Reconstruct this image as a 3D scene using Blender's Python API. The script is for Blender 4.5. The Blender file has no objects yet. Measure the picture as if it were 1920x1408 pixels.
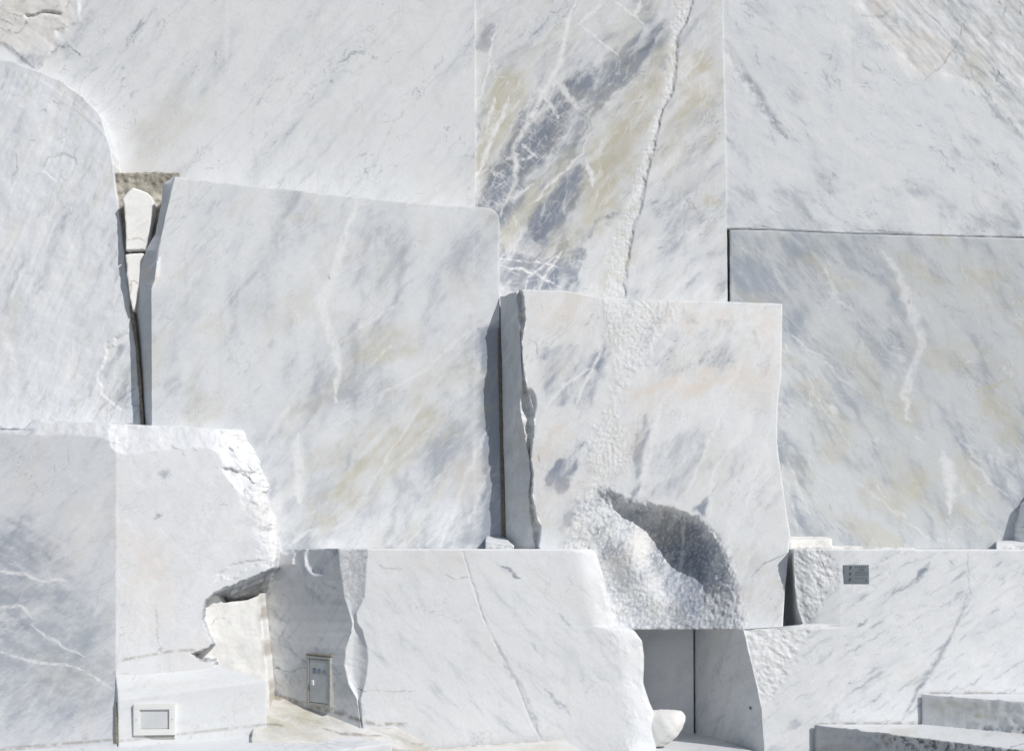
import bpy, math
import numpy as np
from mathutils import Vector

# ------------------------------------------------------------------ camera, light, exposure
scn = bpy.context.scene
COL = scn.collection
CAMZ, D0, FPX, CX, HY = 1.95, 12.0, 2400.0, 960.0, 1035.0   # eye height, distance to the wall, focal length in px

cam = bpy.data.cameras.new("camera")
cam.sensor_width = 36.0
cam.lens = 36.0 * FPX / 1920.0
cam.shift_y = (HY - 704.0) / 1920.0
cam.clip_end = 2000
cam_ob = bpy.data.objects.new("camera", cam)
cam_ob.location = (0, -D0, CAMZ)
cam_ob.rotation_euler = (math.radians(90), 0, 0)
COL.objects.link(cam_ob)
scn.camera = cam_ob

SUN_EL, SUN_AZ = math.radians(38), math.radians(45)          # sun to the right of and above the camera
sdir = Vector((math.cos(SUN_EL) * math.sin(SUN_AZ), -math.cos(SUN_EL) * math.cos(SUN_AZ), math.sin(SUN_EL)))
world = bpy.data.worlds.new("World")
scn.world = world
world.use_nodes = True
wn = world.node_tree
sky = wn.nodes.new("ShaderNodeTexSky")
sky.sky_type = 'NISHITA'
sky.sun_disc = False
sky.sun_elevation = SUN_EL
sky.sun_rotation = math.radians(180) - SUN_AZ
wn.links.new(sky.outputs[0], wn.nodes["Background"].inputs[0])
wn.nodes["Background"].inputs[1].default_value = 0.085
sun = bpy.data.lights.new("sun", 'SUN')
sun.energy = 3.9
sun.angle = math.radians(0.53)
sun.color = (1.0, 0.98, 0.955)
sun_ob = bpy.data.objects.new("sun", sun)
sun_ob.rotation_euler = sdir.to_track_quat('Z', 'Y').to_euler()
sun_ob.location = sdir * 40
COL.objects.link(sun_ob)
scn.view_settings.view_transform = 'Standard'
scn.view_settings.look = 'None'
scn.view_settings.gamma = 1.0
scn.view_settings.exposure = -0.36

# ------------------------------------------------------------------ numpy noise
_rng = np.random.default_rng(7)
_PERM = _rng.permutation(4096)
_ANG = _rng.random(4096) * 2 * np.pi
_GX, _GY = np.cos(_ANG), np.sin(_ANG)
_R1, _R2 = _rng.random(4096), _rng.random(4096)


def _hash(ix, iy, s):
    return _PERM[(_PERM[(ix + s * 57) & 4095] + iy + s * 131) & 4095]


def perlin(x, y, s=0):
    x0 = np.floor(x); y0 = np.floor(y)
    fx = x - x0; fy = y - y0
    ix = x0.astype(np.int64); iy = y0.astype(np.int64)
    u = fx * fx * fx * (fx * (fx * 6 - 15) + 10)
    v = fy * fy * fy * (fy * (fy * 6 - 15) + 10)

    def g(dx, dy):
        h = _hash(ix + dx, iy + dy, s)
        return _GX[h] * (fx - dx) + _GY[h] * (fy - dy)
    a = g(0, 0); b = g(1, 0); c = g(0, 1); d = g(1, 1)
    return 1.5 * ((a + u * (b - a)) * (1 - v) + (c + u * (d - c)) * v)


def fbm(x, y, o=5, s=0, gain=0.5):
    t = 0; a = 1.0; n = 0
    for k in range(o):
        t = t + a * perlin(x, y, s + k * 17)
        n += a; a *= gain
        x = x * 2.03 + 11.3; y = y * 2.03 - 7.1
    return t / n * 1.4


def ridge(x, y, o=4, s=0):
    t = 0; a = 1.0; n = 0
    for k in range(o):
        t = t + a * (1 - np.abs(perlin(x, y, s + k * 17)) * 2.2)
        n += a; a *= 0.5
        x = x * 2.03 + 3.3; y = y * 2.03 - 5.1
    return t / n


def worley(x, y, s=0):
    ix = np.floor(x).astype(np.int64); iy = np.floor(y).astype(np.int64)
    best = np.full(x.shape, 9.0); sec = np.full(x.shape, 9.0); idv = np.zeros(x.shape)
    for dx in (-1, 0, 1):
        for dy in (-1, 0, 1):
            h = _hash(ix + dx, iy + dy, s)
            d = np.hypot(ix + dx + _R1[h] - x, iy + dy + _R2[h] - y)
            m = d < best
            sec = np.where(m, best, np.minimum(sec, d))
            idv = np.where(m, _R1[(h + 99) & 4095], idv)
            best = np.where(m, d, best)
    return best, sec, idv


def sm(a, b, x):
    t = np.clip((x - a) / (b - a), 0, 1)
    return t * t * (3 - 2 * t)


def rot(x, y, ang):
    """u runs along a direction `ang` degrees above the horizontal (picture y points down)."""
    c, s = math.cos(math.radians(ang)), math.sin(math.radians(ang))
    return x * c - y * s, x * s + y * c


def pl(pts):
    """polyline [(k, value)...] as a function"""
    a = np.array(pts, float)
    return lambda t: np.interp(t, a[:, 0], a[:, 1])


def inside(x, y, poly):
    r = np.zeros(x.shape, bool)
    n = len(poly)
    for i in range(n):
        x1, y1 = poly[i]; x2, y2 = poly[(i + 1) % n]
        if y1 == y2:
            continue
        c = (y1 > y) != (y2 > y)
        r ^= c & (x < (x2 - x1) * (y - y1) / (y2 - y1) + x1)
    return r


def segdist(x, y, pts, closed=False):
    """distance to a polyline and position along it (0..1)"""
    best = np.full(x.shape, 1e9); tt = np.zeros(x.shape)
    P = list(pts) + ([pts[0]] if closed else [])
    L = [math.dist(P[i], P[i + 1]) for i in range(len(P) - 1)]
    tot = sum(L); acc = 0
    for i in range(len(P) - 1):
        (x1, y1), (x2, y2) = P[i], P[i + 1]
        vx, vy = x2 - x1, y2 - y1
        q = np.clip(((x - x1) * vx + (y - y1) * vy) / (vx * vx + vy * vy + 1e-9), 0, 1)
        d = np.hypot(x - x1 - q * vx, y - y1 - q * vy)
        m = d < best
        best = np.where(m, d, best); tt = np.where(m, (acc + q * L[i]) / tot, tt)
        acc += L[i]
    return best, tt


def polysd(x, y, poly):
    d, _ = segdist(x, y, poly, True)
    return np.where(inside(x, y, poly), d, -d)


class Relief:
    """smooth relief through control points (px, py, metres into the stone)"""
    def __init__(self, pts, scale=70.0):
        self.p = np.array(pts, float); self.s = scale
        d = np.hypot(self.p[:, None, 0] - self.p[None, :, 0], self.p[:, None, 1] - self.p[None, :, 1])
        self.w = np.linalg.solve(self.k(d) + np.eye(len(pts)) * 0.02, self.p[:, 2])

    def k(self, d):
        return np.exp(-(d / self.s) ** 2 / 2)

    def __call__(self, x, y):
        r = np.zeros(x.shape)
        for (a, b, _), w in zip(self.p, self.w):
            r += w * self.k(np.hypot(x - a, y - b))
        return r


# ------------------------------------------------------------------ painting the stone's marks
CH = ('grey', 'ochre', 'white', 'dark', 'brown', 'rough', 'pink', 'lichen')


class Stone:
    """marks of the marble (clouds, veins, stains, cracks) and a little painted shade (0..1 per channel)"""
    def __init__(self, x, y):
        self.x, self.y = x, y
        self.m = {c: np.zeros(x.shape) for c in CH}
        self._w = {}

    def warp(self, amp, sc=60.0, s=3):
        k = (amp, sc, s)
        if k not in self._w:
            self._w[k] = (self.x + amp * fbm(self.x / sc, self.y / sc, 6, s),
                          self.y + amp * fbm(self.x / sc + 31, self.y / sc - 17, 6, s + 5))
        return self._w[k]

    def add(self, ch, v):
        self.m[ch] = 1 - (1 - self.m[ch]) * (1 - np.clip(v, 0, 1))

    def mul(self, ch, v):
        self.m[ch] = self.m[ch] * v

    def cloud(self, ch, ang, lu, lv, lo, hi, amt, s=0, o=7):
        u, v = rot(*self.warp(lv * 0.5, lv * 2.2, s + 40), ang)
        self.add(ch, amt * sm(lo, hi, fbm(u / lu, v / lv, o, s)))

    def hairs(self, ch, ang, lu, lv, amt, s=0, thin=0.09, gate=0.0):
        """thin broken flecks along a direction"""
        u, v = rot(*self.warp(lv * 0.8, lv * 3, s + 23), ang)
        r = 1 - np.abs(fbm(u / lu, v / lv, 3, s)) / thin
        g = sm(gate, gate + 0.45, fbm(self.x / 90 + 5, self.y / 90, 3, s + 9))
        self.add(ch, amt * np.clip(r, 0, 1) * g)

    def blob(self, ch, cx, cy, rx, ry, ang=0, amt=1.0, rag=0.5, s=1, soft=0.9):
        m = np.hypot(self.x - cx, self.y - cy) < max(rx, ry) * 1.9
        if not m.any():
            return
        x, y = self.x[m], self.y[m]
        u, v = rot(x - cx, y - cy, ang)
        q = np.hypot(u / rx, v / ry)
        uu, vv = rot(x, y, ang)
        q = q + rag * fbm(uu / (0.7 * rx), vv / (0.55 * ry), 7, s)
        val = np.zeros(self.x.shape); val[m] = amt * sm(1 + soft * 0.5, 1 - soft * 0.5, q)
        self.add(ch, val)

    def area(self, ch, poly, amt=1.0, soft=14.0, wob=18.0, sc=45.0, s=3, tex=0.0, ang=45):
        P = np.array(poly)
        m = ((self.x > P[:, 0].min() - 60) & (self.x < P[:, 0].max() + 60) &
             (self.y > P[:, 1].min() - 60) & (self.y < P[:, 1].max() + 60))
        if not m.any():
            return
        x, y = self.warp(wob, sc, s)
        sd = polysd(x[m], y[m], poly)
        v = sm(-soft, soft, sd)
        if tex:
            u, w = rot(self.x[m], self.y[m], ang)
            v = v * np.clip(1 - tex * (0.5 - fbm(u / 60, w / 16, 5, s + 2)), 0, 1)
        val = np.zeros(self.x.shape); val[m] = amt * v
        self.add(ch, val)

    def vein(self, ch, pts, w, amt=1.0, wob=5.0, sc=30.0, s=4, taper=True, var=0.5, soft=1.0):
        if ch == 'dark':
            w, amt = w * 0.7, amt * 0.7
        P = np.array(pts); pad = w * 3 + wob + 4
        m = ((self.x > P[:, 0].min() - pad) & (self.x < P[:, 0].max() + pad) &
             (self.y > P[:, 1].min() - pad) & (self.y < P[:, 1].max() + pad))
        if not m.any():
            return
        x, y = self.warp(wob, sc, s)
        d, t = segdist(x[m], y[m], pts)
        ww = w * (1 - var * fbm(t * 9 + s, t * 0 + w, 3, s))
        if taper:
            ww = ww * np.clip(0.25 + 3.2 * np.minimum(t, 1 - t), 0.25, 1)
        brk = np.clip((0.75 if w < 3 else 0.95) + 0.9 * fbm(self.x[m] / 11, self.y[m] / 11, 4, s + 60), 0.1, 1)
        val = np.zeros(self.x.shape); val[m] = amt * brk * sm(ww * (1 + 0.7 * soft) + 0.5, ww * (1 - 0.7 * soft), d)
        self.add(ch, val)

    def fur(self, ch, poly, ang, n, ln, w, amt, s=0, spread=12):
        """many short random hairline veins inside an outline"""
        r = np.random.default_rng(s + 100)
        P = np.array(poly); k = 0
        while k < n:
            a = P.min(0) + r.random(2) * (P.max(0) - P.min(0))
            if not inside(a[:1], a[1:], poly)[0]:
                continue
            g = math.radians(ang + r.normal() * spread); l = ln * (0.4 + r.random())
            b = (a[0] + l * math.cos(g), a[1] - l * math.sin(g))
            mid = ((a[0] + b[0]) / 2 + r.normal() * l * .06, (a[1] + b[1]) / 2 + r.normal() * l * .06)
            self.vein(ch, [tuple(a), mid, b], w * (0.5 + r.random()), amt * (0.4 + 0.6 * r.random()), wob=2, s=4)
            k += 1


# ------------------------------------------------------------------ materials
def new_mat(name):
    m = bpy.data.materials.new(name)
    m.use_nodes = True
    nt = m.node_tree
    return m, nt, nt.nodes["Principled BSDF"]


def mixrgb(nt, fac, a, b):
    n = nt.nodes.new("ShaderNodeMix"); n.data_type = 'RGBA'
    for sock, v in ((0, fac), (6, a), (7, b)):
        if hasattr(v, 'is_linked') or hasattr(v, 'links'):
            nt.links.new(v, n.inputs[sock])
        else:
            n.inputs[sock].default_value = v if not isinstance(v, tuple) else (*v, 1)
    return n.outputs[2]


def math_(nt, op, a, b=None, clamp=False):
    n = nt.nodes.new("ShaderNodeMath"); n.operation = op; n.use_clamp = clamp
    for i, v in enumerate((a, b)):
        if v is None:
            continue
        if hasattr(v, 'links'):
            nt.links.new(v, n.inputs[i])
        else:
            n.inputs[i].default_value = v
    return n.outputs[0]


def noise(nt, vec, scale, detail=6, rough=0.6, dist=0.0):
    n = nt.nodes.new("ShaderNodeTexNoise")
    n.inputs['Scale'].default_value = scale
    n.inputs['Detail'].default_value = detail
    n.inputs['Roughness'].default_value = rough
    n.inputs['Distortion'].default_value = dist
    nt.links.new(vec, n.inputs['Vector'])
    return n.outputs[0]


def ramp(nt, fac, lo, hi):
    n = nt.nodes.new("ShaderNodeMapRange"); n.interpolation_type = 'SMOOTHSTEP'
    n.inputs[1].default_value = lo; n.inputs[2].default_value = hi
    nt.links.new(fac, n.inputs[0])
    return n.outputs[0]


def marble(name, ang=50, base=(0.80, 0.80, 0.80), grey=(0.34, 0.375, 0.43), fleck=0.35, saw=0.0, rough=0.6, bump=0.25, fissure=0.28, hair=0.34, whair=0.45):
    m, nt, bs = new_mat(name)
    L = nt.links
    tc = nt.nodes.new("ShaderNodeTexCoord").outputs['Object']
    mp = nt.nodes.new("ShaderNodeMapping"); mp.vector_type = 'TEXTURE'
    mp.inputs['Rotation'].default_value = (0, -math.radians(ang), 0)
    mp.inputs['Scale'].default_value = (2.1, 1.0, 0.7)
    L.new(tc, mp.inputs['Vector']); along = mp.outputs[0]
    va = nt.nodes.new("ShaderNodeAttribute"); va.attribute_name = "veins"
    wa = nt.nodes.new("ShaderNodeAttribute"); wa.attribute_name = "wear"
    vs = nt.nodes.new("ShaderNodeSeparateColor"); L.new(va.outputs['Color'], vs.inputs[0])
    ws = nt.nodes.new("ShaderNodeSeparateColor"); L.new(wa.outputs['Color'], ws.inputs[0])
    grain = noise(nt, tc, 38, 8, 0.7)
    fl = noise(nt, along, 9, 8, 0.62, 0.4)
    fl2 = noise(nt, along, 30, 6, 0.65)
    gate = ramp(nt, noise(nt, tc, 1.7, 4, 0.6), 0.42, 0.68)
    flk = math_(nt, 'MULTIPLY', ramp(nt, fl, 0.55, 0.76), gate)
    flk2 = math_(nt, 'MULTIPLY', ramp(nt, fl2, 0.60, 0.74), gate)
    flk = math_(nt, 'MULTIPLY', math_(nt, 'ADD', flk, math_(nt, 'MULTIPLY', flk2, 0.7)), fleck, True)
    # grey body modulated by the fine grain so that cloud edges stay mineral
    nf = math_(nt, 'ADD', math_(nt, 'MULTIPLY', fl, 0.45), math_(nt, 'ADD', math_(nt, 'MULTIPLY', fl2, 0.30), math_(nt, 'MULTIPLY', grain, 0.25)))

    def crisp(mask, k=0.62):
        t = math_(nt, 'ADD', mask, math_(nt, 'MULTIPLY', math_(nt, 'SUBTRACT', nf, 0.5), 2.6))
        return math_(nt, 'MULTIPLY', mask, math_(nt, 'ADD', 1 - k, math_(nt, 'MULTIPLY', ramp(nt, t, 0.12, 0.72), k * 1.35)), True)
    gm = math_(nt, 'MAXIMUM', crisp(vs.outputs[0]), flk)
    c = mixrgb(nt, gm, base, grey)
    c = mixrgb(nt, crisp(vs.outputs[1], 0.3), c, (0.57, 0.535, 0.42))
    def line(scale, width, d=0.7, det=7):
        n_ = noise(nt, along, scale, det, 0.5, d)
        return ramp(nt, math_(nt, 'ABSOLUTE', math_(nt, 'SUBTRACT', n_, 0.5)), width, 0.0)
    g1 = ramp(nt, noise(nt, tc, 1.1, 5, 0.6), 0.46, 0.66)
    hv = math_(nt, 'MULTIPLY', line(1.5, 0.010), g1)
    hv2 = math_(nt, 'MULTIPLY', line(3.3, 0.012, 1.0), ramp(nt, noise(nt, tc, 1.9, 5, 0.6), 0.50, 0.66))
    c = mixrgb(nt, math_(nt, 'MULTIPLY', math_(nt, 'MAXIMUM', hv, hv2), hair), c, (0.40, 0.415, 0.44))
    hw = math_(nt, 'MULTIPLY', line(2.1, 0.013, 0.5, 5), ramp(nt, noise(nt, tc, 1.4, 4, 0.6), 0.44, 0.60))
    c = mixrgb(nt, math_(nt, 'MULTIPLY', hw, whair), c, (0.85, 0.85, 0.845))
    # faint rain streaks
    ms_ = nt.nodes.new("ShaderNodeMapping"); ms_.inputs['Scale'].default_value = (1, 1, 0.05); L.new(tc, ms_.inputs[0])
    st = math_(nt, 'MULTIPLY', ramp(nt, noise(nt, ms_.outputs[0], 9, 6, 0.65), 0.52, 0.72), ramp(nt, noise(nt, tc, 0.8, 4, 0.6), 0.45, 0.65))
    c = mixrgb(nt, math_(nt, 'MULTIPLY', st, 0.22), c, (0.48, 0.46, 0.42))
    # hairline fissures
    wv_ = nt.nodes.new("ShaderNodeVectorMath"); wv_.operation = 'MULTIPLY_ADD'
    nc = nt.nodes.new("ShaderNodeTexNoise"); nc.inputs['Scale'].default_value = 5; nc.inputs['Detail'].default_value = 6
    L.new(tc, nc.inputs['Vector']); L.new(nc.outputs[1], wv_.inputs[0]); wv_.inputs[1].default_value = (.5, .5, .5); L.new(along, wv_.inputs[2])
    vo = nt.nodes.new("ShaderNodeTexVoronoi"); vo.feature = 'DISTANCE_TO_EDGE'; vo.inputs['Scale'].default_value = 3.2
    L.new(wv_.outputs[0], vo.inputs['Vector'])
    fis = math_(nt, 'MULTIPLY', ramp(nt, vo.outputs[0], 0.022, 0.0), ramp(nt, noise(nt, tc, 2.6, 5, 0.6), 0.50, 0.66))
    c = mixrgb(nt, math_(nt, 'MULTIPLY', fis, fissure), c, (0.30, 0.30, 0.30))
    c = mixrgb(nt, crisp(ws.outputs[2], 0.4), c, (0.765, 0.69, 0.62))
    c = mixrgb(nt, vs.outputs[2], c, (0.85, 0.85, 0.845))
    dk = math_(nt, 'MULTIPLY', va.outputs['Alpha'], math_(nt, 'ADD', 0.55, math_(nt, 'MULTIPLY', fl2, 0.9)), True)
    c = mixrgb(nt, dk, c, (0.10, 0.105, 0.115))
    br = math_(nt, 'MULTIPLY', ws.outputs[0], math_(nt, 'ADD', 0.45, math_(nt, 'MULTIPLY', grain, 1.1)), True)
    c = mixrgb(nt, br, c, (0.24, 0.19, 0.13))
    lic = math_(nt, 'MULTIPLY', wa.outputs['Alpha'], ramp(nt, noise(nt, tc, 16, 6, 0.7), 0.47, 0.60))
    c = mixrgb(nt, lic, c, (0.11, 0.11, 0.11))
    # grain lightens and darkens slightly
    g2 = nt.nodes.new("ShaderNodeMapRange"); L.new(grain, g2.inputs[0])
    g2.inputs[1].default_value = 0.25; g2.inputs[2].default_value = 0.75
    g2.inputs[3].default_value = 0.93; g2.inputs[4].default_value = 1.035
    mul = nt.nodes.new("ShaderNodeMix"); mul.data_type = 'RGBA'; mul.blend_type = 'MULTIPLY'
    mul.inputs[0].default_value = 1.0
    L.new(c, mul.inputs[6]); L.new(g2.outputs[0], mul.inputs[7])
    L.new(mul.outputs[2], bs.inputs['Base Color'])
    bs.inputs['Specular IOR Level'].default_value = 0.3
    bs.inputs['Roughness'].default_value = rough
    h = math_(nt, 'ADD', math_(nt, 'MULTIPLY', grain, 0.5), math_(nt, 'MULTIPLY', noise(nt, tc, 120, 4, 0.6), math_(nt, 'ADD', 0.25, ws.outputs[1])))
    if saw:
        wv = nt.nodes.new("ShaderNodeTexWave"); wv.inputs['Scale'].default_value = saw
        mw = nt.nodes.new("ShaderNodeMapping"); mw.inputs['Rotation'].default_value = (0, math.radians(38), 0)
        wv.inputs['Distortion'].default_value = 0.4
        L.new(tc, mw.inputs[0]); L.new(mw.outputs[0], wv.inputs[0])
        h = math_(nt, 'ADD', h, math_(nt, 'MULTIPLY', wv.outputs['Fac'], 0.8))
    bp = nt.nodes.new("ShaderNodeBump")
    bp.inputs['Strength'].default_value = bump
    bp.inputs['Distance'].default_value = 0.012
    L.new(h, bp.inputs['Height']); L.new(bp.outputs[0], bs.inputs['Normal'])
    return m


def plain(name, col, rough=0.6, metal=0.0, var=0.2, scale=20, bump=0.0, col2=None):
    m, nt, bs = new_mat(name)
    tc = nt.nodes.new("ShaderNodeTexCoord").outputs['Object']
    n = noise(nt, tc, scale, 8, 0.68)
    d = col2 or tuple(v * (1 - var) for v in col)
    nt.links.new(mixrgb(nt, ramp(nt, n, 0.35, 0.65), d, col), bs.inputs['Base Color'])
    bs.inputs['Roughness'].default_value = rough
    bs.inputs['Metallic'].default_value = metal
    if bump:
        bp = nt.nodes.new("ShaderNodeBump"); bp.inputs['Strength'].default_value = bump
        bp.inputs['Distance'].default_value = 0.02
        nt.links.new(n, bp.inputs['Height']); nt.links.new(bp.outputs[0], bs.inputs['Normal'])
    return m


# ------------------------------------------------------------------ geometry helpers
def W(px, py, Y):
    k = (D0 + Y) / FPX
    return np.stack([(px - CX) * k, Y + 0 * px, CAMZ - (py - HY) * k], -1)


def PXY(v):
    k = FPX / (D0 + v[:, 1])
    return CX + v[:, 0] * k, HY - (v[:, 2] - CAMZ) * k


def link(name, verts, faces, mat, stone=None, label=None, cat=None, group=None, kind=None, parent=None, smooth=True, origin=None):
    v = np.asarray(verts, float)
    if parent is None:
        o = np.array([(v[:, 0].min() + v[:, 0].max()) / 2, (v[:, 1].min() + v[:, 1].max()) / 2, v[:, 2].min()]) if origin is None else np.array(origin)
    else:
        o = np.array(parent.location)
    v = v - o
    f = np.asarray(faces, np.int32)
    me = bpy.data.meshes.new(name)
    me.vertices.add(len(v)); me.vertices.foreach_set("co", v.astype(np.float32).ravel())
    me.loops.add(f.size); me.loops.foreach_set("vertex_index", f.ravel())
    me.polygons.add(len(f))
    k = f.shape[1]
    me.polygons.foreach_set("loop_start", np.arange(len(f), dtype=np.int32) * k)
    try:
        me.polygons.foreach_set("loop_total", np.full(len(f), k, np.int32))
    except Exception:
        pass
    me.polygons.foreach_set("use_smooth", np.full(len(f), smooth))
    me.update(calc_edges=True)
    me.validate()
    if stone is not None:
        for nm, cs in (("veins", ('grey', 'ochre', 'white', 'dark')), ("wear", ('brown', 'rough', 'pink', 'lichen'))):
            at = me.color_attributes.new(nm, 'FLOAT_COLOR', 'POINT')
            at.data.foreach_set("color", np.stack([stone.m[c] for c in cs], -1).astype(np.float32).ravel())
    if smooth:
        me.set_sharp_from_angle(angle=math.radians(55))
    me.materials.append(mat)
    ob = bpy.data.objects.new(name, me)
    COL.objects.link(ob)
    if parent is not None:
        ob.parent = parent
    else:
        ob.location = o
    for k_, v_ in (("label", label), ("category", cat), ("group", group), ("kind", kind)):
        if v_:
            ob[k_] = v_
    return ob


def block(name, label, mat, top, bot, rails, marks, cat="marble block", group="marble blocks of the wall",
          thick=(0.8, 0.8, 0.8, 0.8), dirs=None, disp=None, edge=(0.012, 0.012, 0.012, 0.012), rag=(1.0, 1.0, 1.0, 1.0),
          dx=2.2, seed=0, undul=0.006, ytop=None, fine=True, chamfer=False, side_marks=None):
    """A solid stone: its worked face is a dense relief between a top and a bottom outline and vertical arrises
    (rails = [(polyline of position over height, polyline of depth over height)]), its other sides run back into the wall."""
    T = pl(top); B = pl(bot)
    R = [(pl(a), pl(b)) for a, b in rails]
    n = len(R)
    ys = np.linspace(min(p[1] for p in top), max(p[1] for p in bot), 60)
    cols_i, cols_f = [], []
    for i in range(n - 1):
        x0, x1 = R[i][0](ys), R[i + 1][0](ys)
        vis = np.clip(x1, 0, 1920) - np.clip(x0, 0, 1920)
        k = max(2, int(np.percentile(vis, 90) / dx))
        if vis.max() < 1:
            k = max(2, int((x1 - x0).max() / 14))
        cols_i += [i] * k; cols_f += list(np.arange(k) / k)
    cols_i.append(n - 2); cols_f.append(1.0)
    ci = np.array(cols_i); cf = np.array(cols_f)
    y0, y1 = min(p[1] for p in top), max(p[1] for p in bot)
    a, b = max(y0, -6), min(y1, 1416)
    tl = list((np.arange(max(1, int((a - y0) / 14))) * 14.0 / (y1 - y0))) if a > y0 else []
    tl += list(np.linspace((a - y0) / (y1 - y0), (b - y0) / (y1 - y0), max(3, int((b - a) / dx))))
    if b < y1:
        tl.append(1.0)
    t = np.array(sorted(set(tl)))[:, None]
    nr, nc = t.shape[0], len(ci)
    y = y0 + t * (y1 - y0) + np.zeros((1, nc))
    for _ in range(6):
        xs = []
        for i in range(n):
            xr = R[i][0](y)
            if i == 0:
                xr = xr + rag[0] * fbm(y / 26, y * 0 + seed, 5, seed)
            elif i == n - 1:
                xr = xr + rag[2] * fbm(y / 26, y * 0 + seed + 9, 5, seed)
            else:
                xr = xr + (rag[4] if len(rag) > 4 else 0.6) * fbm(y / 22, y * 0 + seed + i * 3, 5, seed)
            xs.append(xr)
        xs = np.stack(xs)
        cc = np.broadcast_to(ci, (nr, nc))
        r_, c_ = np.indices((nr, nc))
        x = xs[cc, r_, c_] * (1 - cf) + xs[cc + 1, r_, c_] * cf
        ty = T(x) + rag[1] * fbm(x / 26, x * 0 + seed + 4, 5, seed)
        by = B(x) + rag[3] * fbm(x / 26, x * 0 + seed + 7, 5, seed)
        y = ty + (by - ty) * t
    iv = np.stack([1 / (D0 + R[i][1](y)) for i in range(n)])
    r_, c_ = np.indices((nr, nc)); cc = np.broadcast_to(ci, (nr, nc))
    Y = 1 / (iv[cc, r_, c_] * (1 - cf) + iv[cc + 1, r_, c_] * cf) - D0
    # distances to the four arrises in metres
    k = (D0 + Y) / FPX
    dl = (x - x[:, :1]) * k; dr = (x[:, -1:] - x) * k
    dt = (y - y[:1]) * k; db = (y[-1:] - y) * k
    nz = fbm(x / 22, y / 22, 4, seed + 50)
    pull = np.zeros(x.shape)
    for d, r in ((dl, edge[0]), (dt, edge[1]), (dr, edge[2]), (db, edge[3])):
        if np.ndim(r) == 0 and r <= 0:
            continue
        rr = np.maximum((r(x, y) if callable(r) else r) * (1 + 0.9 * nz), 0.002)
        q = np.clip(1 - np.maximum(d, 0) / rr, 0, 1)
        pull = np.maximum(pull, rr * (q * 0.9 if chamfer else (1 - np.sqrt(np.maximum(1 - q * q, 0)))))
    S = Stone(x, y)
    S.dl, S.dr, S.dt, S.db = dl, dr, dt, db
    marks(S)
    Y = Y + pull
    if undul:
        Y = Y + undul * fbm(x / 160, y / 160, 3, seed + 3) + undul * 0.25 * fbm(x / 30, y / 30, 4, seed + 5)
    if disp:
        Y = Y + disp(x, y, S)
    V = W(x, y, Y).reshape(-1, 3)
    idx = np.arange(nr * nc).reshape(nr, nc)
    faces = [np.stack([idx[:-1, :-1], idx[1:, :-1], idx[1:, 1:], idx[:-1, 1:]], -1).reshape(-1, 4)]
    # the other sides: strips running back from the outline
    loop = {'L': idx[:, 0], 'T': idx[0, ::-1], 'R': idx[::-1, -1], 'B': idx[-1, :]}
    dirs = dirs or {}
    ring = np.concatenate([loop['L'][:-1], loop['B'][:-1], loop['R'][:-1], loop['T'][:-1]])
    dd = np.concatenate([np.tile(np.array(dirs.get(s, (0, 1, 0)), float) * th, (len(loop[s]) - 1, 1)) for s, th in zip('LBRT', (thick[0], thick[3], thick[2], thick[1]))])
    m = len(ring)
    base = V[ring]; prev = ring; off = len(V); ex = []
    bmax = base[:, 1].max()
    for q in (0.012, 0.04, 0.12, 0.3, 0.6, 1.0):
        p = base + dd * q
        if q > 0.05:
            p = p + 0.006 * np.stack([fbm(base[:, 2] * 3 + q * 9, base[:, 0] * 3 + q, 3, seed), np.zeros(m), fbm(base[:, 0] * 3 + q * 7, base[:, 2] * 3, 3, seed + 2)], -1)
        if q == 1.0:
            p[:, 1] = np.maximum(p[:, 1], bmax + 0.02) if not dirs.get('flat') else p[:, 1]
        ex.append(p)
        cur = np.arange(m) + off; off += m
        nx = np.roll(np.arange(m), -1)
        faces.append(np.stack([prev, cur, cur[nx], prev[nx]], -1))
        prev = cur
    cen = ex[-1].mean(0); ex.append(cen[None])
    V = np.concatenate([V] + ex)
    nx = np.roll(np.arange(m), -1)
    fb = np.stack([prev, np.full(m, off), prev[nx], prev[nx]], -1)
    F = np.concatenate(faces)
    tri = fb[:, :3]
    for c in CH:
        a0 = S.m[c].ravel()
        sv = a0[ring] * 0.8
        lens = [len(loop[q]) - 1 for q in 'LBRT']
        for q, z in zip('LBRT', np.split(np.arange(m), np.cumsum(lens)[:-1])):
            amt = (side_marks or {}).get(q, {}).get(c, 0)
            if amt:
                nzz = np.clip(0.75 + 0.9 * fbm(x.ravel()[ring[z]] / 9, y.ravel()[ring[z]] / 9, 4, seed), 0, 1.4)
                sv[z] = np.clip(sv[z] + amt * nzz, 0, 1)
        S.m[c] = np.concatenate([a0] + [sv] * 6 + [np.zeros(1)])
    # close the back with quads made of pairs of rim vertices
    q4 = np.stack([prev[0:m - 1:2], np.full(len(prev[0:m - 1:2]), off), prev[(np.arange(0, m - 1, 2) + 2) % m], prev[np.arange(0, m - 1, 2) + 1]], -1)
    F = np.concatenate([F, q4])
    return link(name, V, F, mat, S, label, cat, group)


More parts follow.
